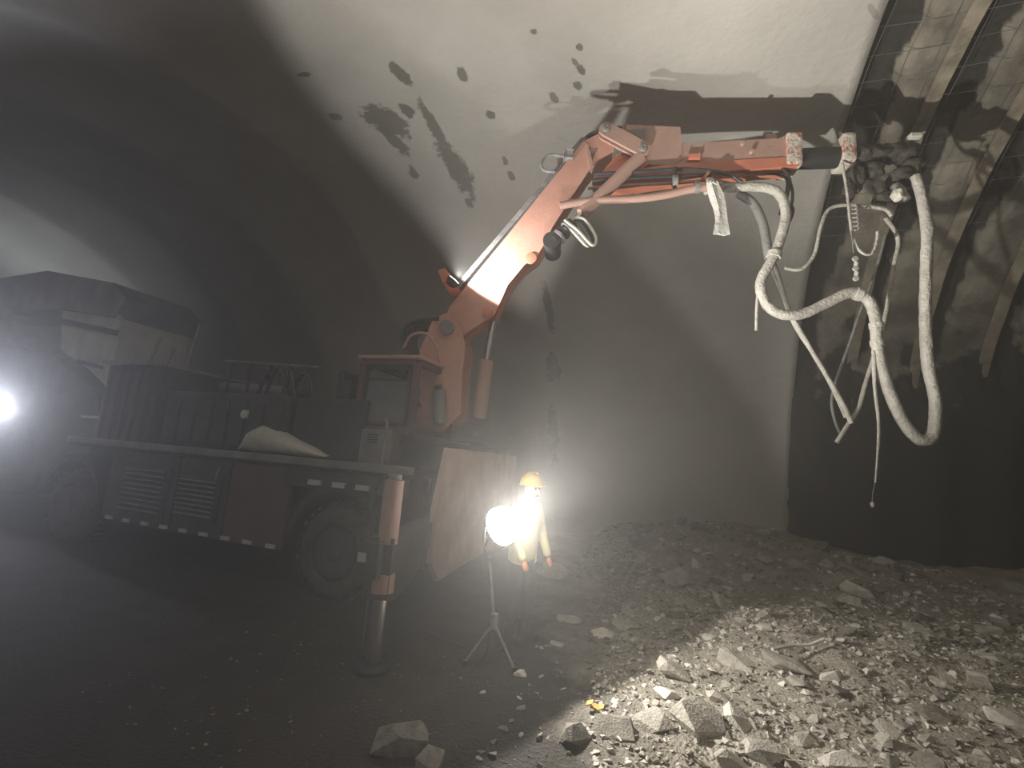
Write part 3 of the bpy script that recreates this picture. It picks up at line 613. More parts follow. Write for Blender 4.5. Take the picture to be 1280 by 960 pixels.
hd.lump(bw((4.901, 4.895), 0.0), (0.13, 0.11, 0.11), 3, 0.4, 5.0)
hd.lump(bw((4.813, 4.705), 0.0), (0.09, 0.09, 0.11), 3, 0.4, 5.0)
hd.lump(bw((4.599, 4.99), 0.0), (0.11, 0.1, 0.1), 3, 0.4, 5.0)
hd.lump(bw((4.433, 4.903), 0.0), (0.09, 0.09, 0.15), 3, 0.4, 5.0)
hd.lump(bw((4.347, 4.748), 0.0), (0.06, 0.06, 0.13), 3, 0.4, 5.0)
hd.lump(bw((4.683, 4.656), 0.0), (0.09, 0.08, 0.07), 3, 0.4, 5.0)
hd.build('spray_head', M['crustdark'], TR, smooth=60)
MB().obox(bw((4.979, 5.34), -0.1), (BH, BL, BZ), (0.12, 0.10, 0.05), 0.01).build('nozzle_plate', M['rock_pale'], TR)
MB().lathe(bw((4.811, 4.676), -0.1), BH*0.5 - BL*0.2 - BZ, [(-0.1, 0.05), (0.0, 0.055), (0.05, 0.04), (0.12, 0.035), (0.12, 0.0)], 14).build('spray_nozzle', M['galv'], TR, smooth=35)
MB().lump(bw((4.745, 4.61), -0.15), (0.06, 0.06, 0.08), 2, 0.3).build('concrete_clot', M['rock_pale'], TR)
MB().lathe(bw((4.658, 4.827), 0.0), BH*0.2-BZ, [(0.0, 0.07), (0.1, 0.06), (0.2, 0.03), (0.3, 0.0)], 12).build('nozzle_swivel', M['crustdark'], TR, smooth=35)
for k in range(3):
    hose_pts = [bw((1.75+0.05*k, 5.08-0.05*k), 0.30+0.06*k), bw((2.2, 5.02-0.04*k), 0.42+0.05*k), bw((2.7, 5.07), 0.36+0.05*k), bw((3.2, 5.10-0.03*k), 0.28+0.03*k), bw((3.5, 5.12), 0.2)]
    MB().tube(hose_pts, 0.02, 8).build('hydraulic_hose', M['rubber'], TR, smooth=True)
# delivery hose and the smaller hanging hoses
def hose(pts, r, m, w=0.0, lump=0.06, name='hose', n=7): return MB().tube([bw(q, w) if len(q) == 2 else Vector(q) for q in pts], r, 10, n, lump).build(name, m, TR, smooth=True)
hose([(1.119, 4.395), (1.487, 4.461), (1.943, 4.487), (2.3, 4.541), (2.582, 4.614), (2.914, 4.657)], 0.045, M['orange_dusty'], -0.22)
hose([(2.74, 4.636), (3.087, 4.679), (3.387, 4.681), (3.547, 4.586), (3.604, 4.356), (3.543, 4.071), (3.459, 3.836), (3.342, 3.583), (3.366, 3.375), (3.504, 3.228), (3.746, 3.22), (4.028, 3.374), (4.244, 3.48), (4.399, 3.415), (4.469, 3.217), (4.475, 2.941), (4.51, 2.672), (4.596, 2.361), (4.697, 2.124), (4.808, 1.987), (4.909, 1.987), (4.966, 2.094), (4.989, 2.386), (4.942, 2.754), (4.943, 3.22), (4.978, 3.746), (5.009, 4.197), (4.98, 4.566), (4.93, 4.829)], lambda t: 0.056-0.008*abs(t-0.5), M['hose'], -0.16, 0.10, 'delivery_hose')
for q0, q1 in (((950,350),(955,340)), ((1094,408),(1094,414)), ((1093,425),(1094,431))): pass
MB().lathe(bw((3.476, 3.883), -0.16), BH*(-0.25)+BZ*(-1), [(-0.03, 0.04), (-0.03, 0.075), (0.03, 0.075), (0.03, 0.04)], 14).build('hose_coupling', M['hose'], TR, smooth=35)
MB().lathe(bw((4.314, 3.465), -0.16), BH*(1)+BZ*(-0.25), [(-0.03, 0.04), (-0.03, 0.07), (0.03, 0.07), (0.03, 0.04)], 14).build('hose_coupling', M['hose'], TR, smooth=35)
MB().lathe(bw((4.474, 3.13), -0.16), BH*(0.1)+BZ*(-1), [(-0.03, 0.04), (-0.03, 0.066), (0.03, 0.066), (0.03, 0.04)], 14).build('hose_coupling', M['hose'], TR, smooth=35)
MB().lathe(bw((4.475, 2.941), -0.16), BH*(0.1)+BZ*(-1), [(-0.03, 0.04), (-0.03, 0.064), (0.03, 0.064), (0.03, 0.04)], 14).build('hose_coupling', M['hose'], TR, smooth=35)
hose([(3.13, 4.679), (3.302, 4.544), (3.403, 4.305), (3.443, 4.069), (3.467, 3.882)], 0.05, M['hosegrey'], -0.05)
for k in range(3): hose([(3.585, 4.958), (3.668, 4.791), (3.631, 4.548), (3.697, 4.434), (3.636, 4.243), (3.56, 4.072)] if k == 0 else ([(3.644, 4.968), (3.716, 4.646), (3.645, 4.309)] if k == 1 else [(3.388, 4.947), (3.584, 4.928), (3.685, 4.821), (3.596, 4.433)]), 0.016, M['rubber'], -0.12+0.05*k, 0.0, 'hydraulic_hose')
hose([(1.488, 4.806), (2.02, 4.84), (2.559, 4.874), (2.956, 4.816), (3.13, 4.718)], 0.022, M['rubber'], -0.2, 0.0, 'hydraulic_hose')
hose([(1.472, 4.745), (2.022, 4.779), (2.578, 4.813), (2.807, 4.815)], 0.02, M['rubber'], -0.17, 0.0, 'hydraulic_hose')
hose([(1.43, 4.663), (1.934, 4.708), (2.473, 4.743), (2.825, 4.775), (3.017, 4.737)], 0.018, M['orange_dusty'], -0.14, 0.0, 'hydraulic_hose')
for q in ((2.393, 4.712), (2.634, 4.635)): MB().lathe(bw(q, -0.22), BH, [(-0.02, 0.05), (-0.02, 0.065), (0.03, 0.065), (0.03, 0.05)], 14).build('hose_clamp', M['grey'], TR, smooth=35)
MB().bar(bw((2.398, 4.883), -0.22), bw((2.397, 4.552), -0.22), 0.03, 0.03).build('hose_hanger', M['black'], TR)
MB().bar(bw((2.806, 4.895), -0.16), bw((2.703, 4.754), -0.18), 0.07, 0.03).build('hose_hanger', M['orange'], TR)
hose([(3.525, 3.865), (3.589, 3.656), (3.69, 3.298), (3.883, 2.911), (4.063, 2.578), (4.209, 2.295), (4.279, 2.111)], 0.024, M['hose'], -0.02)
hose([(3.492, 3.902), (3.628, 3.52), (3.761, 3.15), (3.975, 2.786), (4.137, 2.457), (4.251, 2.174)], 0.016, M['hose'], 0.03)
hose([(4.168, 1.908), (4.279, 2.094), (4.39, 2.282), (4.459, 2.518), (4.563, 2.86), (4.698, 3.34), (4.799, 3.875), (4.858, 4.148), (4.826, 4.303), (4.738, 4.45)], 0.022, M['hose'], 0.05)
hose([(4.778, 4.284), (4.649, 3.825), (4.5, 3.419), (4.353, 2.978), (4.218, 2.587), (4.165, 2.333), (4.204, 2.105), (4.26, 1.979)], 0.015, M['hosegrey'], 0.12)
hose([(3.631, 3.776), (3.794, 3.772), (3.935, 3.942), (4.007, 4.269), (4.094, 4.478), (4.259, 4.537), (4.501, 4.522), (4.676, 4.487), (4.736, 4.413)], 0.02, M['hose'], -0.06)
hose([(4.206, 4.999), (4.246, 4.651), (4.281, 4.181), (4.354, 3.962), (4.464, 3.928), (4.524, 4.067), (4.537, 4.187)], 0.015, M['hose'], -0.14)
hose([(3.325, 3.555), (3.3, 3.327), (3.292, 3.022)], 0.016, M['hose'], -0.16)
hose([(4.433, 2.853), (4.429, 2.516), (4.451, 2.106), (4.433, 1.824), (4.4, 1.521)], lambda t: 0.02-0.012*t, M['hose'], -0.17, 0.3, 'concrete_drip')
MB().lump(bw((4.363, 1.308), -0.17), (0.02, 0.02, 0.03), 1, 0.3).build('concrete_drip', M['hose'], TR)
MB().tube([bw((4.4, 1.529), -0.17), bw((4.375, 1.425), -0.17), bw((4.364, 1.316), -0.17)], 0.004, 5).build('concrete_thread', M['hosegrey'], TR)
for k in range(5): MB().lathe(bw(Vector((4.295, 3.86)) + Vector((0.004*(k % 2), -0.055*k)), -0.16), (BH if k % 2 else BL), [(-0.008, 0.012), (-0.008, 0.03), (0.008, 0.03), (0.008, 0.012)], 8).build('chain_link', M['hose'], TR)
MB().tube([bw((4.281, 3.923), -0.16), bw((4.265, 4.181), -0.16)], 0.006, 5).build('chain_cord', M['hosegrey'], TR)
MB().tube([bw(Vector((4.307, 4.51)).lerp(Vector((4.321, 4.182)), k/40), -0.14) + BH*0.03*math.cos(k*1.05) + BL*0.03*math.sin(k*1.05) for k in range(41)], 0.006, 5, 2).build('spring', M['hose'], TR, smooth=True)
# cement-stiffened rag hung over the hose
cl = MB(); rg = []
for k in range(9):
    t = k/8; c_ = Vector((2.774, 4.646)).lerp(Vector((2.852, 4.026)), t) + Vector((0.05*math.sin(t*2.6), 0)); wd = 0.055+0.012*math.sin(t*7)+0.025*t
    rg.append([bw(c_+Vector((-wd, 0.01*math.sin(k*2))), -0.30+0.02*math.sin(t*5)), bw(c_+Vector((-wd*0.3, 0)), -0.335), bw(c_+Vector((wd*0.4, 0)), -0.31), bw(c_+Vector((wd, 0.01*math.sin(k*3+1))), -0.325), bw(c_+Vector((wd*0.4, 0)), -0.285), bw(c_+Vector((-wd*0.3, 0)), -0.31)])
cl.rings(rg); top = bw((2.774, 4.646), -0.24)
cl.tube([bw((2.775, 4.606), -0.30), bw((2.774, 4.695), -0.24), bw((2.783, 4.636), -0.16)], 0.05, 6, 4)
tag(cl.build('rag', M['cloth'], None, smooth=60), 'pale cement stiffened rag hanging from the hose under the boom arm', 'rag')
# pale plastic sack on the deck
sk = MB(); rg = []
for k in range(15):
    t = k/14; s = -4.74 + 1.2*t; hgt = 0.155*math.sqrt(max(0.0, 1-((t-0.27)/0.27)**2)) if t < 0.27 else 0.155*(1-((t-0.27)/0.73))**0.8
    hgt = max(hgt, 0.012); wd = 0.30*(0.35+0.65*math.sin(math.pi*min(1, t*0.9+0.12)))
    zc = 1.325 + 0.0
    rg.append([(s + 0.02*math.sin(j*2.1+k), 4.12 - wd*0.5*math.cos(2*math.pi*j/14), zc + hgt*0.95 + hgt*math.sin(2*math.pi*j/14)*(1+0.08*noise.noise(Vector((s*3, j, 0))))) for j in range(14)])
sk.rings(rg)
tag(sk.build('plastic_sack', M['white'], None, smooth=60), 'pale plastic sack lying on the near edge of the sprayer deck', 'sack')

# ---------------------------------------------------------------- tripod floodlight
TL = thing('tripod_floodlight', (-1.29, 3.43, 0.0), 'glaring round floodlight on a thin tripod in front of the sprayer', 'lamp')
hub = Vector((-1.29, 3.43, 0.30))
MB().cyl(hub-Vector((0, 0, 0.04)), hub+Vector((0, 0, 0.06)), 0.028, seg=14).build('leg_collar', M['galv'], TL, smooth=35)
for fx, fy in ((-1.45, 3.33), (-1.10, 3.40), (-1.32, 3.72)):
    lg = MB().cyl(hub, (fx, fy, ground(fx, fy)+0.02), 0.010, seg=8).build('leg', M['galv'], TL, smooth=35)
    MB().cyl((fx, fy, ground(fx, fy)-0.01), (fx, fy, ground(fx, fy)+0.04), 0.015, seg=8).build('rubber_foot', M['rubber'], lg, smooth=35)
MB().cyl(hub, LAMP - LAMP_DIR*0.10 - Vector((0, 0, 0.18)), 0.011, seg=10).build('pole', M['galv'], TL, smooth=35)
yk = MB(); side = LAMP_DIR.cross(Vector((0, 0, 1))).normalized()
b0 = LAMP - LAMP_DIR*0.10 - Vector((0, 0, 0.18))
yk.tube([LAMP + side*0.16, LAMP + side*0.16 - Vector((0, 0, 0.10)), b0, LAMP - side*0.16 - Vector((0, 0, 0.10)), LAMP - side*0.16], 0.010, 8)
yk.build('yoke', M['black'], TL, smooth=True)
MB().lathe(LAMP - LAMP_DIR*0.10, LAMP_DIR, [(0.0, 0.04), (0.015, 0.09), (0.06, 0.13), (0.10, 0.145), (0.10, 0.13), (0.06, 0.0)], 26).build('housing', M['black'], TL, smooth=35)
MB().lathe(LAMP, LAMP_DIR, [(0.0, 0.138), (0.05, 0.135), (0.10, 0.11), (0.135, 0.065), (0.15, 0.0)], 26).build('lens', M['lens'], TL, smooth=True)
MB().tube([LAMP - LAMP_DIR*0.10, LAMP - LAMP_DIR*0.16 - Vector((0, 0, 0.12)), b0 + Vector((-0.02, 0, -0.1)), hub + Vector((-0.03, 0, 0)), (-1.38, 3.50, 0.02), (-1.6, 3.6, ground(-1.6, 3.6)+0.012), (-2.0, 3.75, ground(-2.0, 3.75)+0.012)], 0.007, 6).build('power_cord', M['rubber'], TL, smooth=True)

# ---------------------------------------------------------------- worker behind the lamp
def skin_mesh(name, verts, edges, radii, sub=2):
    me = bpy.data.meshes.new(name+'_skeleton'); me.from_pydata([Vector(v)*K for v in verts], edges, [])
    o = bpy.data.objects.new(name+'_skeleton', me); C.objects.link(o)
    sk_ = o.modifiers.new('skin', 'SKIN'); sk_.use_smooth_shade = True
    for i, r in enumerate(radii):
        r = (r, r) if not isinstance(r, tuple) else r
        me.skin_vertices[0].data[i].radius = (r[0]*K, r[1]*K)
    me.skin_vertices[0].data[0].use_root = True
    ss_ = o.modifiers.new('subsurf', 'SUBSURF'); ss_.levels = sub; ss_.render_levels = sub
    dg = bpy.context.evaluated_depsgraph_get()
    r = bpy.data.meshes.new_from_object(o.evaluated_get(dg)); r.name = name
    bpy.data.objects.remove(o); bpy.data.meshes.remove(me)
    return r
PB = Vector((-1.30, 4.02, 0.0)); PF = Vector((0.94, -0.34, 0)); PL = Vector((0.34, 0.94, 0))
def P(f, l, z): return PB + PF*f + PL*l + Vector((0, 0, z))
PE = thing('person', PB, 'person in a yellow jacket and yellow hard hat standing behind the floodlight, arms lowered', 'person')
vt = [P(0, 0, .68), P(.01, 0, .82), P(.02, 0, .97), P(.02, 0, 1.10), P(.035, 0, 1.165), P(.045, 0, 1.225), P(.035, 0, 1.29)]
ed = [(0, 1), (1, 2), (2, 3), (3, 4), (4, 5), (5, 6)]; rd = [(.125, .105), (.125, .105), (.135, .11), .05, .056, .07, .056]
for sgn in (-1, 1):
    b = len(vt)
    el, wr_, tip = ((.05, -.20, .85), (.16, -.185, .67), None) if sgn < 0 else ((.03, .20, .85), (.13, .19, .66), None)
    vt += [P(.0, sgn*.15, 1.055), P(*el), P(*wr_)]; ed += [(2, b), (b, b+1), (b+1, b+2)]; rd += [.062, .048, .034]
    vt += [P(0, sgn*.075, .60), P(.02, sgn*.085, .35), P(-.01, sgn*.09, .07), P(.07, sgn*.10, .035)]
    ed += [(0, b+3), (b+3, b+4), (b+4, b+5), (b+5, b+6)]; rd += [.082, .058, .042, .035]
me = skin_mesh('body', vt, ed, rd)
for v in me.vertices: v.co = v.co - PB*K
for mm in ('jacket', 'trousers', 'skin'): me.materials.append(M[mm])
for f in me.polygons:
    z = f.center.z/K
    f.material_index = 2 if z > 1.115 else (0 if z > 0.635 else 1)
    f.use_smooth = True
link('body', me, PB*K, PE)
# hard hat, face, boots
hat = MB(); hc = P(.035, 0, 1.255)
hat.lathe(hc, (0, 0, 1), [(-0.004, 0.088), (0.0, 0.108), (0.012, 0.100), (0.05, 0.094), (0.085, 0.074), (0.108, 0.04), (0.114, 0.0)], 24)
hat.obox(hc + PF*0.105 + Vector((0, 0, 0.002)), (PF, PL, Vector((0, 0, 1)) + PF*0.15), (0.06, 0.13, 0.010), 0.004)
hat.obox(hc + Vector((0, 0, 0.10)), (PF, PL, Vector((0, 0, 1))), (0.13, 0.022, 0.03), 0.008)
hat.build('hard_hat', M['helmet'], PE, smooth=40)
MB().prism([(0.0, 0.03), (0.028, -0.008), (0.0, -0.012)], P(.108, 0, 1.205), PF, Vector((0, 0, 1)), 0.02).build('nose', M['skin'], PE)
for sgn in (-1, 1):
    MB().ball(P(.104, sgn*.027, 1.232), 0.010, 10).build('eye', M['trousers'], PE, smooth=True)
    MB().ball(P(.035, sgn*.073, 1.215), 0.02, 8, (0.8, 0.4, 1.2)).build('ear', M['skin'], PE, smooth=True)
    bt = MB(); bt.obox(P(.035, sgn*.095, .03), (PF, PL, Vector((0, 0, 1))), (.20, .085, .065), .022); bt.cyl(P(-.01, sgn*.09, .04), P(-.01, sgn*.09, .16), .05, .052, 14)
    bt.build('boot', M['black'], PE, smooth=40)
MB().obox(P(.098, 0, 1.172), (PF, PL, Vector((0, 0, 1))), (.012, .045, .008), .003).build('mouth', M['bodyred'], PE)
def glove(sgn):
    w0 = P(.155, -.185, .675) if sgn < 0 else P(.125, .19, .665)
    d = (PF*0.45 + Vector((0, 0, -1))).normalized(); s_ = PF - d*PF.dot(d); s_.normalize(); inn = PL*(-sgn)
    v_ = [w0, w0 + d*.045, w0 + d*.085]; e_ = [(0, 1), (1, 2)]; r_ = [.027, (.034, .02), (.032, .018)]
    for k, (o_, ln) in enumerate(((.026, .052), (.009, .060), (-.009, .056), (-.026, .044))):
        b = len(v_); p = w0 + d*.082 + s_*o_
        q = p + d*ln*.5 + inn*.006; v_ += [p, q, q + d*ln*.38 + inn*.016]; e_ += [(2, b), (b, b+1), (b+1, b+2)] if False else [(b, b+1), (b+1, b+2)]; r_ += [.0095, .0088, .0075]
    b = len(v_); p = w0 + d*.035 + s_*.025
    v_ += [p, p + s_*.028 + d*.022 + inn*.008, p + s_*.036 + d*.050 + inn*.016]; e_ += [(b, b+1), (b+1, b+2)]; r_ += [.012, .0105, .0085]
    m_ = skin_mesh('glove', v_, e_, r_, 1); m_.materials.append(M['glove'])
    for v in m_.vertices: v.co = v.co - w0*K
    for f in m_.polygons: f.use_smooth = True
    link('glove', m_, w0*K, PE)
glove(-1); glove(1)


# ---------------------------------------------------------------- concrete mixer truck behind the sprayer
MX = thing('mixer_truck', (-13.0, 5.3, 0), 'dusty concrete mixer truck backed up behind the sprayer with its chute lowered', 'truck')
dr = MB(); d0, d1 = Vector((-17.2, 5.3, 2.05)), Vector((-11.9, 5.3, 3.15)); ln = (d1-d0).length
dr.lathe(d0, d1-d0, [(0.0, 0.0), (0.02, 0.75), (0.9, 1.02), (2.3, 1.05), (3.4, 0.95), (4.4, 0.66), (ln, 0.50), (ln, 0.42), (ln-0.3, 0.0)], 36)
dr = dr.build('drum', M['drum'], MX, smooth=35)
hp = MB().prism([(-10.130, 3.390), (-8.510, 3.190), (-8.480, 2.740), (-8.450, 2.050), (-9.030, 2.350), (-9.920, 2.700)], (0, 5.3, 0), (1, 0, 0), (0, 0, 1), 1.1).build('feed_hopper', M['cream'], MX)
MB().bar((-9.99, 4.72, 3.17), (-8.5, 4.72, 2.94), 0.06, 0.09).build('hopper_bar', M['black'], hp)
MB().bar((-9.3, 4.72, 2.48), (-8.7, 4.72, 2.39), 0.05, 0.06).build('hopper_bar', M['black'], hp)
MB().prism([(-12.310, 4.030), (-10.620, 4.090), (-8.730, 3.760), (-8.330, 3.470), (-8.500, 3.180), (-10.120, 3.380), (-11.000, 3.350), (-11.980, 3.290)], (0, 5.3, 0), (1, 0, 0), (0, 0, 1), 1.3).build('hopper_canopy', M['drum'], MX)
MB().bar((-8.69, 4.7, 3.42), (-8.46, 4.7, 3.17), 0.05, 0.05).build('canopy_strut', M['cream'], MX)
ch = MB(); c0_, c1_ = Vector((-10.85, 5.05, 2.72)), Vector((-8.98, 5.05, 1.84)); u_, v__, d_ = frame_from(c1_-c0_)
n_ = Vector((0, 0, 1)) - d_*d_.z; n_.normalize(); sd = d_.cross(n_)
ch.rings([[p + sd*0.28*math.cos(a) + n_*0.22*math.sin(a) for a in [math.pi + math.pi*j/10 for j in range(11)]] + [p + sd*0.25*math.cos(a) + n_*0.19*math.sin(a) for a in [2*math.pi - math.pi*j/10 for j in range(11)]] for p in (c0_, c1_)])
ch.build('chute', M['grey'], MX)
MB().bar(c0_ - sd*0.28, c1_ - sd*0.28, 0.03, 0.03).build('chute_edge', M['cream'], MX)
MB().bar((-8.85, 4.7, 1.6), (-8.37, 4.7, 1.6), 0.05, 0.04).build('rear_crossbar', M['rock_pale'], MX)
MB().prism([(-12.440, 2.800), (-10.100, 2.630), (-8.640, 1.970), (-8.450, 1.620), (-8.400, 1.140), (-9.360, 0.580), (-11.390, 0.540)], (0, 5.3, 0), (1, 0, 0), (0, 0, 1), 1.2).build('rear_body', M['body'], MX)
MB().box((-18.0, 4.9, 0.75), (-10.2, 5.7, 1.15), 0.02).build('chassis', M['black'], MX)
MB().box((-19.6, 4.6, 0.7), (-17.7, 6.0, 2.35), 0.08).build('cab', M['cream'], MX)
for s in (-11.5, -12.7, -18.4):
    for v, d in ((4.55, 1), (6.05, -1)):
        MB().lathe((s, v, 0.46), (0, d, 0), [(0.03, 0.26), (0.0, 0.30), (0.0, 0.40), (0.05, 0.46), (0.25, 0.46), (0.30, 0.40), (0.30, 0.26)], 28).build('tire', M['tire'], MX, smooth=35)
        MB().lathe((s, v, 0.46), (0, d, 0), [(0.02, 0.265), (0.02, 0.24), (0.10, 0.20), (0.10, 0.0)], 24).build('rim', M['cream'], MX, smooth=35)
for s in (-11.5, -12.7):
    MB().rings([[(s+rr*math.cos(t), vv, 0.46+rr*math.sin(t)) for vv, rr in ((4.53, 0.56), (4.53, 0.53), (4.9, 0.53), (4.9, 0.56))] for t in [math.radians(x) for x in steps(15, 165, 15)]]).build('mudguard', M['cream'], MX, smooth=35)
ml = MB().lathe(MIXL - Vector((0.10, 0, 0)), (1, -0.1, 0), [(0.0, 0.05), (0.03, 0.10), (0.07, 0.12), (0.07, 0.10)], 20).build('work_lamp', M['black'], MX, smooth=35)
MB().lathe(MIXL - Vector((0.03, 0, 0)), (1, -0.1, 0), [(0.0, 0.10), (0.02, 0.09), (0.03, 0.0)], 20).build('lens', M['lens_blue'], ml, smooth=35)
MB().lathe((-17.6, 5.3, 2.36), (0.15, 0.45, 0.88), [(0.0, 0.04), (0.05, 0.10), (0.16, 0.13), (0.16, 0.0)], 18).build('fill_lamp_shell', M['black'], MX, smooth=35)  # added lamp body, out of view, for the left vault fill


# ---------------------------------------------------------------- rocks and litter
def rock_mesh(seed, n, sx, sy, sz):
    rnd = random.Random(seed); b = bmesh.new()
    for k in range(n):
        v = Vector((rnd.gauss(0, 1), rnd.gauss(0, 1), rnd.gauss(0, 1))).normalized()*rnd.uniform(0.8, 1.0)
        # clip towards a slab so that faces come out broad and angular
        v = Vector((max(-0.75, min(0.75, v.x)), max(-0.7, min(0.7, v.y)), max(-0.62, min(0.62, v.z))))
        b.verts.new((v.x*sx, v.y*sy, v.z*sz))
    r = bmesh.ops.convex_hull(b, input=b.verts)
    dead = [e for e in r['geom_interior'] + r['geom_unused'] if isinstance(e, bmesh.types.BMVert)]
    if dead: bmesh.ops.delete(b, geom=list(set(dead)), context='VERTS')
    bmesh.ops.triangulate(b, faces=b.faces)
    me = bpy.data.meshes.new('rock'); b.to_mesh(me); b.free(); return me
SHAPES = []
for k in range(18):
    mt = ('rock', 'rock', 'rock_dark', 'rock', 'rock_pale', 'rock')[k % 6]
    rm = rock_mesh(100+k, 13+k % 6, 1.0, random.uniform(0.6, 0.9), random.uniform(0.35, 0.7)); rm.materials.append(M[mt]); SHAPES.append((rm, mt))
BY = {m: [s for s, mt in SHAPES if mt == m] for m in ('rock', 'rock_dark', 'rock_pale')}
PLACED = []; USED = set()
def rock(me, s, v, size, rz, tilt=(0, 0), label=None, group=None, sink=0.25, flat=1.0, name='rock'):
    o = bpy.data.objects.new(name, me); C.objects.link(o)
    o.scale = (size*K, size*K, size*K*flat); o.rotation_euler = (tilt[0], tilt[1], rz)
    hz = max(abs(x.co.z) for x in me.vertices)*size*flat
    o.location = Vector((s, v, ground(s, v) + hz*(1-2*sink)))*K
    PLACED.append((s, v, size)); tag(o, label, 'rock', group); return o
def big(p, size, m, k, rz, tilt, label, flat=1.0, sink=0.3):
    L_ = BY[m]; return rock(L_[k % len(L_)], p[0], p[1], size, rz, tilt, label, None, sink, flat)
big((0.1, 3.31, 0.15), 0.249, 'rock', 1, 0.9, (0.5, 0.2), 'long ridged pale grey rock standing highest at the centre of the lit mound')
big((-0.07, 4, 0.15), 0.199, 'rock', 2, 0.2, (0.1, 0.5), 'broad slab of grey rock tilted towards the lamp on the mound crest', 0.8)
big((0.39, 4.39, 0.15), 0.224, 'rock', 3, -0.4, (0.1, 0.25), 'wide flat grey slab just right of the mound crest', 0.7)
big((0.2, 3.72, 0.16), 0.124, 'rock_pale', 0, 0.3, (0.2, 0.5), 'bright white rock catching the lamp on the right of the mound')
big((0.3, 3.46, 0.12), 0.142, 'rock_pale', 1, 1.2, (0.5, 0.1), 'pale triangular rock face beside the long ridged rock')
big((-0.12, 3.64, 0.12), 0.133, 'rock_pale', 2, 2.1, (0.2, 0.2), 'small whitish lump on the left flank of the lit mound')
big((-0.16, 3.14, 0.08), 0.166, 'rock', 4, 0.5, (0.6, 0.1), 'blocky grey rock with a dark hollow below it, left foreground of the mound')
big((-0.36, 3, 0.05), 0.166, 'rock_dark', 0, 0.1, (0.4, 0.0), 'dark overhanging rock beside the yellow scrap')
big((-0.53, 2.82, 0.02), 0.116, 'rock_dark', 1, 0.7, (0.3, 0.3), 'rounded dark rock at the bottom right of the tripod')
big((-1.31, 2.31, 0.05), 0.183, 'rock_dark', 2, 0.5, (0.35, -0.3), 'large dark wedge shaped boulder alone on the shadowed floor in front', 1.1)
big((-1.09, 2.27, 0.02), 0.133, 'rock_dark', 1, 1.5, (0.1, 0.1), 'low dark rock at the bottom frame edge beside the wedge boulder', 0.8)
big((0.42, 3.14, 0.1), 0.166, 'rock', 5, 0.1, (0.2, 0.15), 'square grey rock with a black shadow gap under its right side', 0.8)
big((0.25, 2.96, 0.05), 0.183, 'rock', 6, 0.6, (0.5, 0.2), 'grey rock cut by the bottom frame edge below the mound')
big((0.76, 3.22, 0.05), 0.157, 'rock_pale', 0, 0.2, (0.1, 0.1), 'oblong pale rock at the bottom frame edge right of centre', 0.8)
big((0.71, 4.44, 0.2), 0.216, 'rock', 7, 0.0, (0.1, 0.15), 'broad grey slab under the bent white rod', 0.6)
big((2.01, 5.74, 0.2), 0.183, 'rock', 8, -0.6, (0.3, 0.3), 'tilted grey slab at the dim back of the right hand rubble')
big((1.49, 4.12, 0.2), 0.199, 'rock', 9, 0.4, (0.2, 0.3), 'flat grey slab lying in the middle of the right hand rubble', 0.6)
big((1.94, 4.28, 0.3), 0.166, 'rock_pale', 1, -0.3, (0.1, 0.2), 'pale flat rock at the right frame edge', 0.7)
big((1.17, 3.76, 0.2), 0.142, 'rock_pale', 2, -0.7, (0.2, 0.5), 'pale pointed splinter of rock leaning right in the rubble', 0.7)
big((-1.04, 4.8, 0), 0.166, 'rock', 10, 0.0, (0.1, 0.0), 'low flat rock behind the lamp beyond the tripod', 0.6)
big((-0.98, 4.1, 0), 0.083, 'rock', 3, 0.0, (0.0, 0.1), 'single small stone on bare ground right of the tripod legs', 0.6)
big((-1.06, 3.4, 0), 0.062, 'rock_pale', 0, 0.4, (0.8, 0.2), 'pale chip of stone propped at the right tripod foot', 1.2)
big((-0.52, 4.83, 0.05), 0.183, 'rock', 1, 0.1, (0.1, 0.1), 'oblong rock at the far top of the mound behind the small stones', 0.7)
big((-0.1, 7.18, 0.6), 0.332, 'rock', 4, 0.8, (0.7, 0.2), 'large angular rock leaning against the foot of the far wall', 1.0)
big((0.39, 6.21, 0.6), 0.249, 'rock_pale', 2, 1.0, (0.9, 0.5), 'thin pale splinter upright in the rubble at the foot of the far wall', 0.6)
big((-1.59, 6.43, 0.5), 0.315, 'rock', 5, 0.4, (0.4, 0.2), 'hazy pale rock beside the lamp glare at the foot of the far wall')
big((0.03, 5.86, 0.2), 0.232, 'rock', 6, 0.2, (0.8, 0.1), 'squarish dim rock in the shaded hollow behind the mound')
rnd = random.Random(5)
def free(s, v, size): return all((s-a)**2 + (v-b)**2 > (0.72*(size+c))**2 for a, b, c in PLACED)
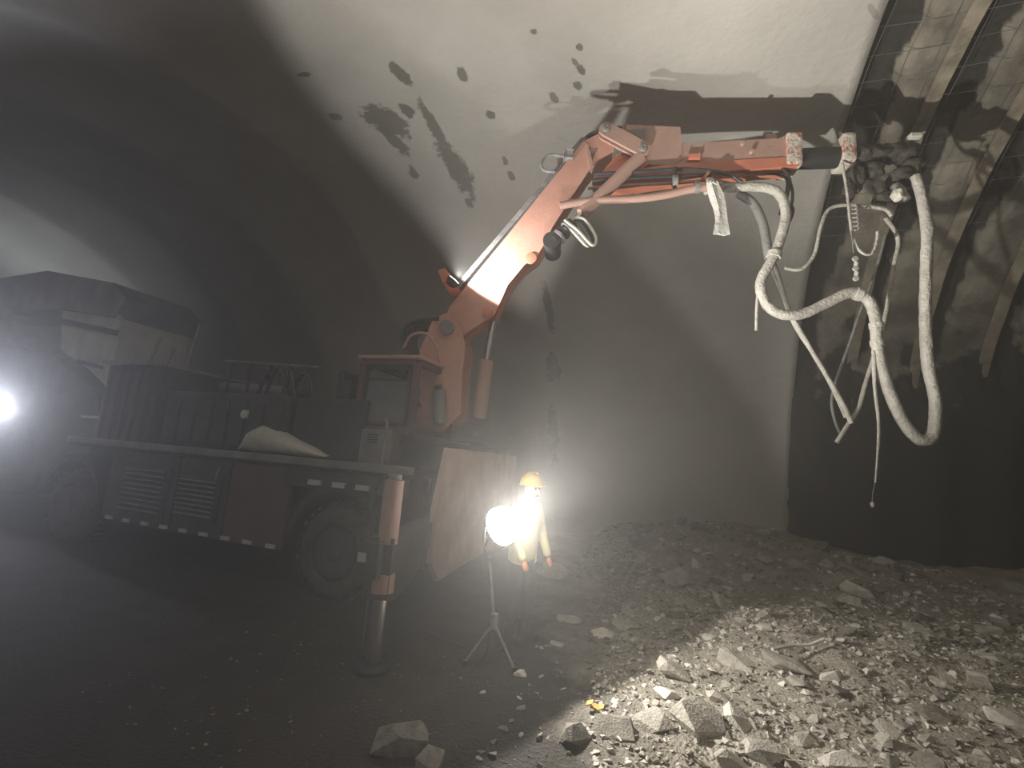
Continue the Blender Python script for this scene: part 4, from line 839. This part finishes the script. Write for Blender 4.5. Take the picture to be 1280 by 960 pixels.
def scatter(n, rs, rv, smin, smax, place, group, keep=lambda s, v: True, dark=0.15):
    k = 0; tries = 0
    while k < n:
        s, v = rnd.uniform(*rs), rnd.uniform(*rv)
        if not keep(s, v): continue
        size = smin + (smax-smin)*rnd.random()**2.2
        if not free(s, v, size): continue
        c = rnd.random(); flat = rnd.uniform(0.6, 1.1); t1, t2 = rnd.gauss(0, 0.35), rnd.gauss(0, 0.35)
        m = 'rock_dark' if c < dark else ('rock_pale' if c > 0.86 else 'rock')
        tone = {'rock_dark': 'dark', 'rock': 'grey', 'rock_pale': 'pale'}[m]
        sz = 'small' if size < smin + 0.12*(smax-smin) else ('medium' if size < smin + 0.4*(smax-smin) else 'large')
        shp = 'tilted' if abs(t1)+abs(t2) > 0.75 else ('flat' if flat < 0.75 else ('blocky' if flat > 0.95 else 'angular'))
        lab = f'{sz} {tone} {shp} rock {place(s, v)}'
        if lab in USED and tries < 12: tries += 1; continue
        USED.add(lab); tries = 0
        rock(rnd.choice(BY[m]), s, v, size, rnd.uniform(0, 6.28), (t1, t2), lab, group, rnd.uniform(0.2, 0.42), flat); k += 1
def pl_mound(s, v): return 'on the ' + ('left flank' if s < 0.05 else ('middle' if s < 0.8 else 'right shoulder')) + ' of the lit mound, ' + ('near the frame bottom' if v < 4.0 else ('halfway up' if v < 5.0 else 'along the crest'))
def pl_right(s, v): return 'in the right hand rubble, ' + ('nearest the lit mound' if s < 2.3 else ('at its middle' if s < 3.4 else 'at frame edge')) + (', front rows' if v < 4.6 else (', middle rows' if v < 6 else ', back rows'))
def pl_wall(s, v): return 'along the far wall, ' + ('just right of the lamp' if s < 0.2 else ('mid stretch' if s < 1.6 else 'below the hanging hoses')) + (', low down' if v < 8.3 else ', high up')
scatter(112, (-0.75, 1.5), (2.9, 5.9), 0.04, 0.15, pl_mound, 'rocks on the lit mound', lambda s, v: s > -0.9 + 0.25*(5.2-v) and not (s < 0.05 and v < 4.2))
scatter(100, (1.4, 4.8), (2.9, 7.4), 0.045, 0.20, pl_right, 'rocks in the right hand rubble', lambda s, v: v > 2.4 + 0.25*s)
scatter(60, (-1.0, 3.0), (7.0, 9.9), 0.08, 0.34, pl_wall, 'rocks along the far wall', dark=0.3)
scatter(12, (-1.2, -0.3), (2.3, 4.4), 0.025, 0.06, lambda s, v: 'on the bare ground between tripod and mound' if v > 3.3 else 'on the bare ground below the tripod', 'stones near the tripod')
# fine gravel that nobody could count
GV = []; GF = []; GM = []

def gravel(n, rs, rv, smin, smax, keep):
    k = 0
    while k < n:
        s, v = rnd.uniform(*rs), rnd.uniform(*rv)
        if not keep(s, v): continue
        z = ground(s, v); sz = smin + (smax-smin)*rnd.random()**3; me = gp[rnd.randrange(len(gp))]
        R_ = Matrix.Rotation(rnd.uniform(0, 6.28), 3, 'Z') @ Matrix.Rotation(rnd.gauss(0, 0.5), 3, 'X'); b = len(GV)
        for q in me[0]: GV.append((R_ @ (q*sz) + Vector((s, v, z + sz*0.15)))*K)
        mi = rnd.choice((0, 0, 0, 1, 2)) if s > -0.6 else 1
        for f in me[1]: GF.append(tuple(b+i for i in f)); GM.append(mi)
        k += 1
gp = []
for k in range(8):
    t_ = rock_mesh(300+k, 8, 1, 0.8, 0.55); gp.append(([Vector(v.co) for v in t_.vertices], [tuple(p.vertices) for p in t_.polygons]))
gravel(24000, (-0.95, 4.9), (2.3, 6.8), 0.007, 0.045, lambda s, v: s > -0.95 + 0.2*(5.2-v) or rnd.random() < 0.15)
gravel(5000, (-1.6, 4.0), (6.5, 10.0), 0.012, 0.07, lambda s, v: True)
gravel(220, (-3.2, -0.6), (1.8, 3.6), 0.006, 0.02, lambda s, v: True)
gme = bpy.data.meshes.new('gravel'); gme.from_pydata(GV, [], GF)
for mm in ('rock', 'rock_dark', 'rock_pale'): gme.materials.append(M[mm])
gme.polygons.foreach_set('material_index', GM)
tag(link('gravel', gme, Vector((0, 0, 0)), fl), kind='stuff')
# litter
pts = [Vector((0.62, 4.43, 0.27)), Vector((0.76, 4.56, 0.29)), Vector((0.9, 4.63, 0.3)), Vector((1.02, 4.68, 0.26))]
for p in pts: p.z = ground(p.x, p.y) + 0.10
tag(MB().tube(pts, 0.014, 6).build('bent_rod', M['rock_pale'], None, smooth=True), 'thin pale bent rod lying on the rubble crest', 'rod')
p = Vector((-0.49, 3.13, 0.03)); sc_ = MB()
for k in range(4): sc_.obox((p.x + 0.022*k - 0.04, p.y + 0.015*math.sin(k*2), ground(p.x, p.y) + 0.03 + 0.012*math.cos(k*2.5)), ((1, 0.3*math.sin(k*3), 0.4*math.cos(k*2)), (0, 1, 0.3), (0, 0, 1)), (0.04, 0.035, 0.006))
tag(sc_.build('plastic_scrap', M['yellow']), 'crumpled yellow plastic scrap on the ground left of the mound', 'scrap')
